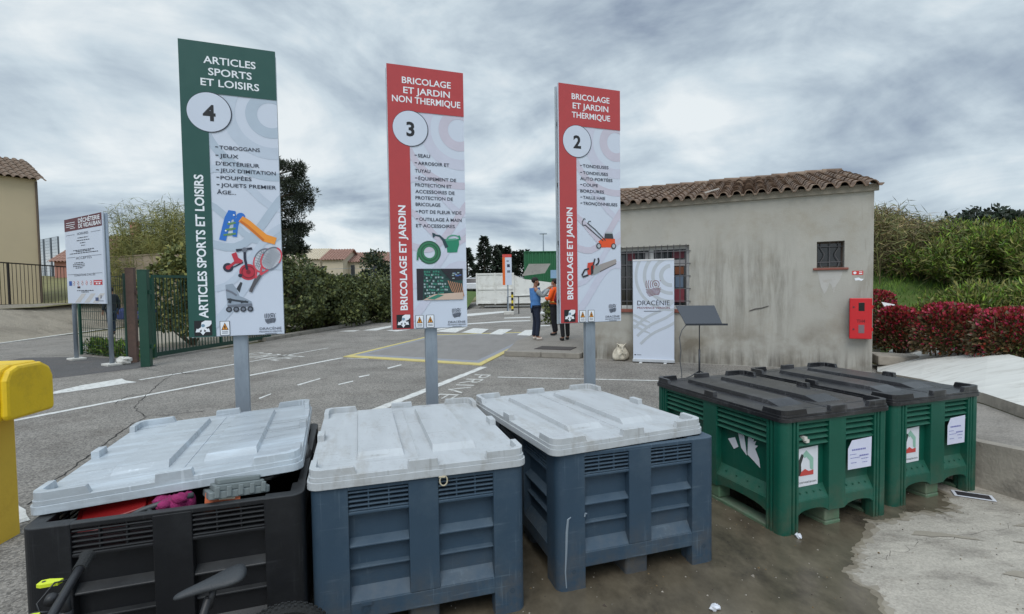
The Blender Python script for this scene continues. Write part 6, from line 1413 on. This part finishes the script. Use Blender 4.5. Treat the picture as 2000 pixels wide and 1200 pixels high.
# small site sign, striped posts, barrier
y = 30; p0, p1 = atd(982, 560, y), atd(1000, 560, y); zt = atd(990, 497, y).z; zb_ = atd(990, 557, y).z
t = thing('site_sign', 'small distant white sign with orange edge before the compactor', 'sign', (p0.x, y, 0), rad(8)); w_ = p1.x - p0.x
b = MB(); b.box(w_ * .5, w_ * .5 + .07, .02, .08, 0, zt - .1); b.build('post', m_galv, t)
b = MB(); b.box(0, w_, 0, .015, zb_, zt); pn = b.build('panel', m_panel, t)
p = Panel(w_, zt - zb_); p.rect(0, .28, .1, 1, 1, 0); p.rect(0, 1, 0, .1, 1, 1); p.rect(.5, .8, .32, .42, 1, 2); p.rect(.5, .85, .52, .6, 1, 3); p.rect(.45, .7, .2, .24, 1, 3); p.b.build('print', [flat('sign_orange', (224, 104, 36)), flat('sign_coral', (206, 76, 68)), m_ink, m_grey_ink], pn, loc=(0, -.001, zb_))
b = MB(); b.box(-.3, .3, -.22, .22, 0, .22); o = b.build('sign_ballast', m_white_slab, loc=(p0.x + .35, y - .05, 0), bevel=.03); tag(o, 'pale concrete ballast block at the foot of the small distant sign', 'block')
m_stripe = M('hazard_paint', (214, 190, 60), .5, .05, 5); mk = flat('hazard_black', (36, 34, 30))
for px, lab in ((1001, 'yellow and black striped bollard right of the small distant sign'),):
    p = atd(px, 607, y); b = MB()
    for k_ in range(8): b.tube([(0, 0, .17 * k_), (0, 0, .17 * k_ + .17)], .07, 10, k_ % 2)
    o = b.build('striped_bollard', [m_stripe, mk], loc=(p.x, y + .1, 0)); tag(o, lab, 'bollard')
t = thing('tube_barrier', 'low dark tubular barrier beside the striped bollard', 'barrier', (*atd(1010, 600, 31.0)[:2], 0))
b = MB(); b.tube([(-.6, 0, 0), (-.6, 0, 1.05), (1.1, 0, 1.1), (2.2, 0, 1.1)], .03, 8); b.tube([(.1, 0, 0), (.1, 0, 1.08)], .03, 8); b.tube([(2.2, 0, 0), (2.2, 0, 1.1)], .03, 8); b.build('frame', flat('dark_tube', (58, 56, 54)), t, smooth=True)
# parked cars, mostly hidden
def car(label, x, y, rz, paint, group='cars parked in the distance'):
    t = thing('parked_car', label, 'car', (x, y, 0), rz, group)
    b = MB(); sec = [(-2.1, .35), (-2.1, .75), (-1.95, .9), (-1.3, .98), (1.2, .98), (1.75, .92), (2.08, .75), (2.1, .35)]
    b.yprism(sec, -.85, .85); b.build('body', paint, t, bevel=.08)
    b = MB(); b.prism([(-1.45, -.78), (1.25, -.78), (1.25, .78), (-1.45, .78)], .975, 1.44, None, [(-.95, -.62), (.75, -.62), (.75, .62), (-.95, .62)]); b.build('cabin_glass', m_glass, t)
    b = MB(); b.prism([(-1.0, -.66), (.8, -.66), (.8, .66), (-1.0, .66)], 1.435, 1.5, None, [(-.9, -.58), (.7, -.58), (.7, .58), (-.9, .58)]); b.build('roof', paint, t, bevel=.03)
    for x_ in (-1.3, 1.3):
        for s in (-1, 1):
            b = MB(); b.X = Matrix.Translation((x_, s * .78, .32)) @ Matrix.Rotation(PI / 2, 4, 'X'); b.lathe([(.1, -.1), (.32, -.1), (.32, .1), (.1, .1)], 18); b.build('wheel', m_rub, t)
    return t
m_carw = M('white_car_paint', (214, 216, 218), .25, .03, 2); m_carb = M('blue_car_paint', (52, 64, 110), .25, .03, 2)
p = atd(925, 540, 52); car('white car parked left beyond the compactor', p.x, 52, rad(170), m_carw).location.z = 1.15
p = atd(755, 560, 34); car('white car showing just above the shrubs left of the sign numbered 3', p.x, 34, rad(10), m_carw)
p = atd(330, 592, 26); car('dark blue car glimpsed through the green gate', p.x, 26, rad(75), m_carb)
bpy.context.view_layer.update()
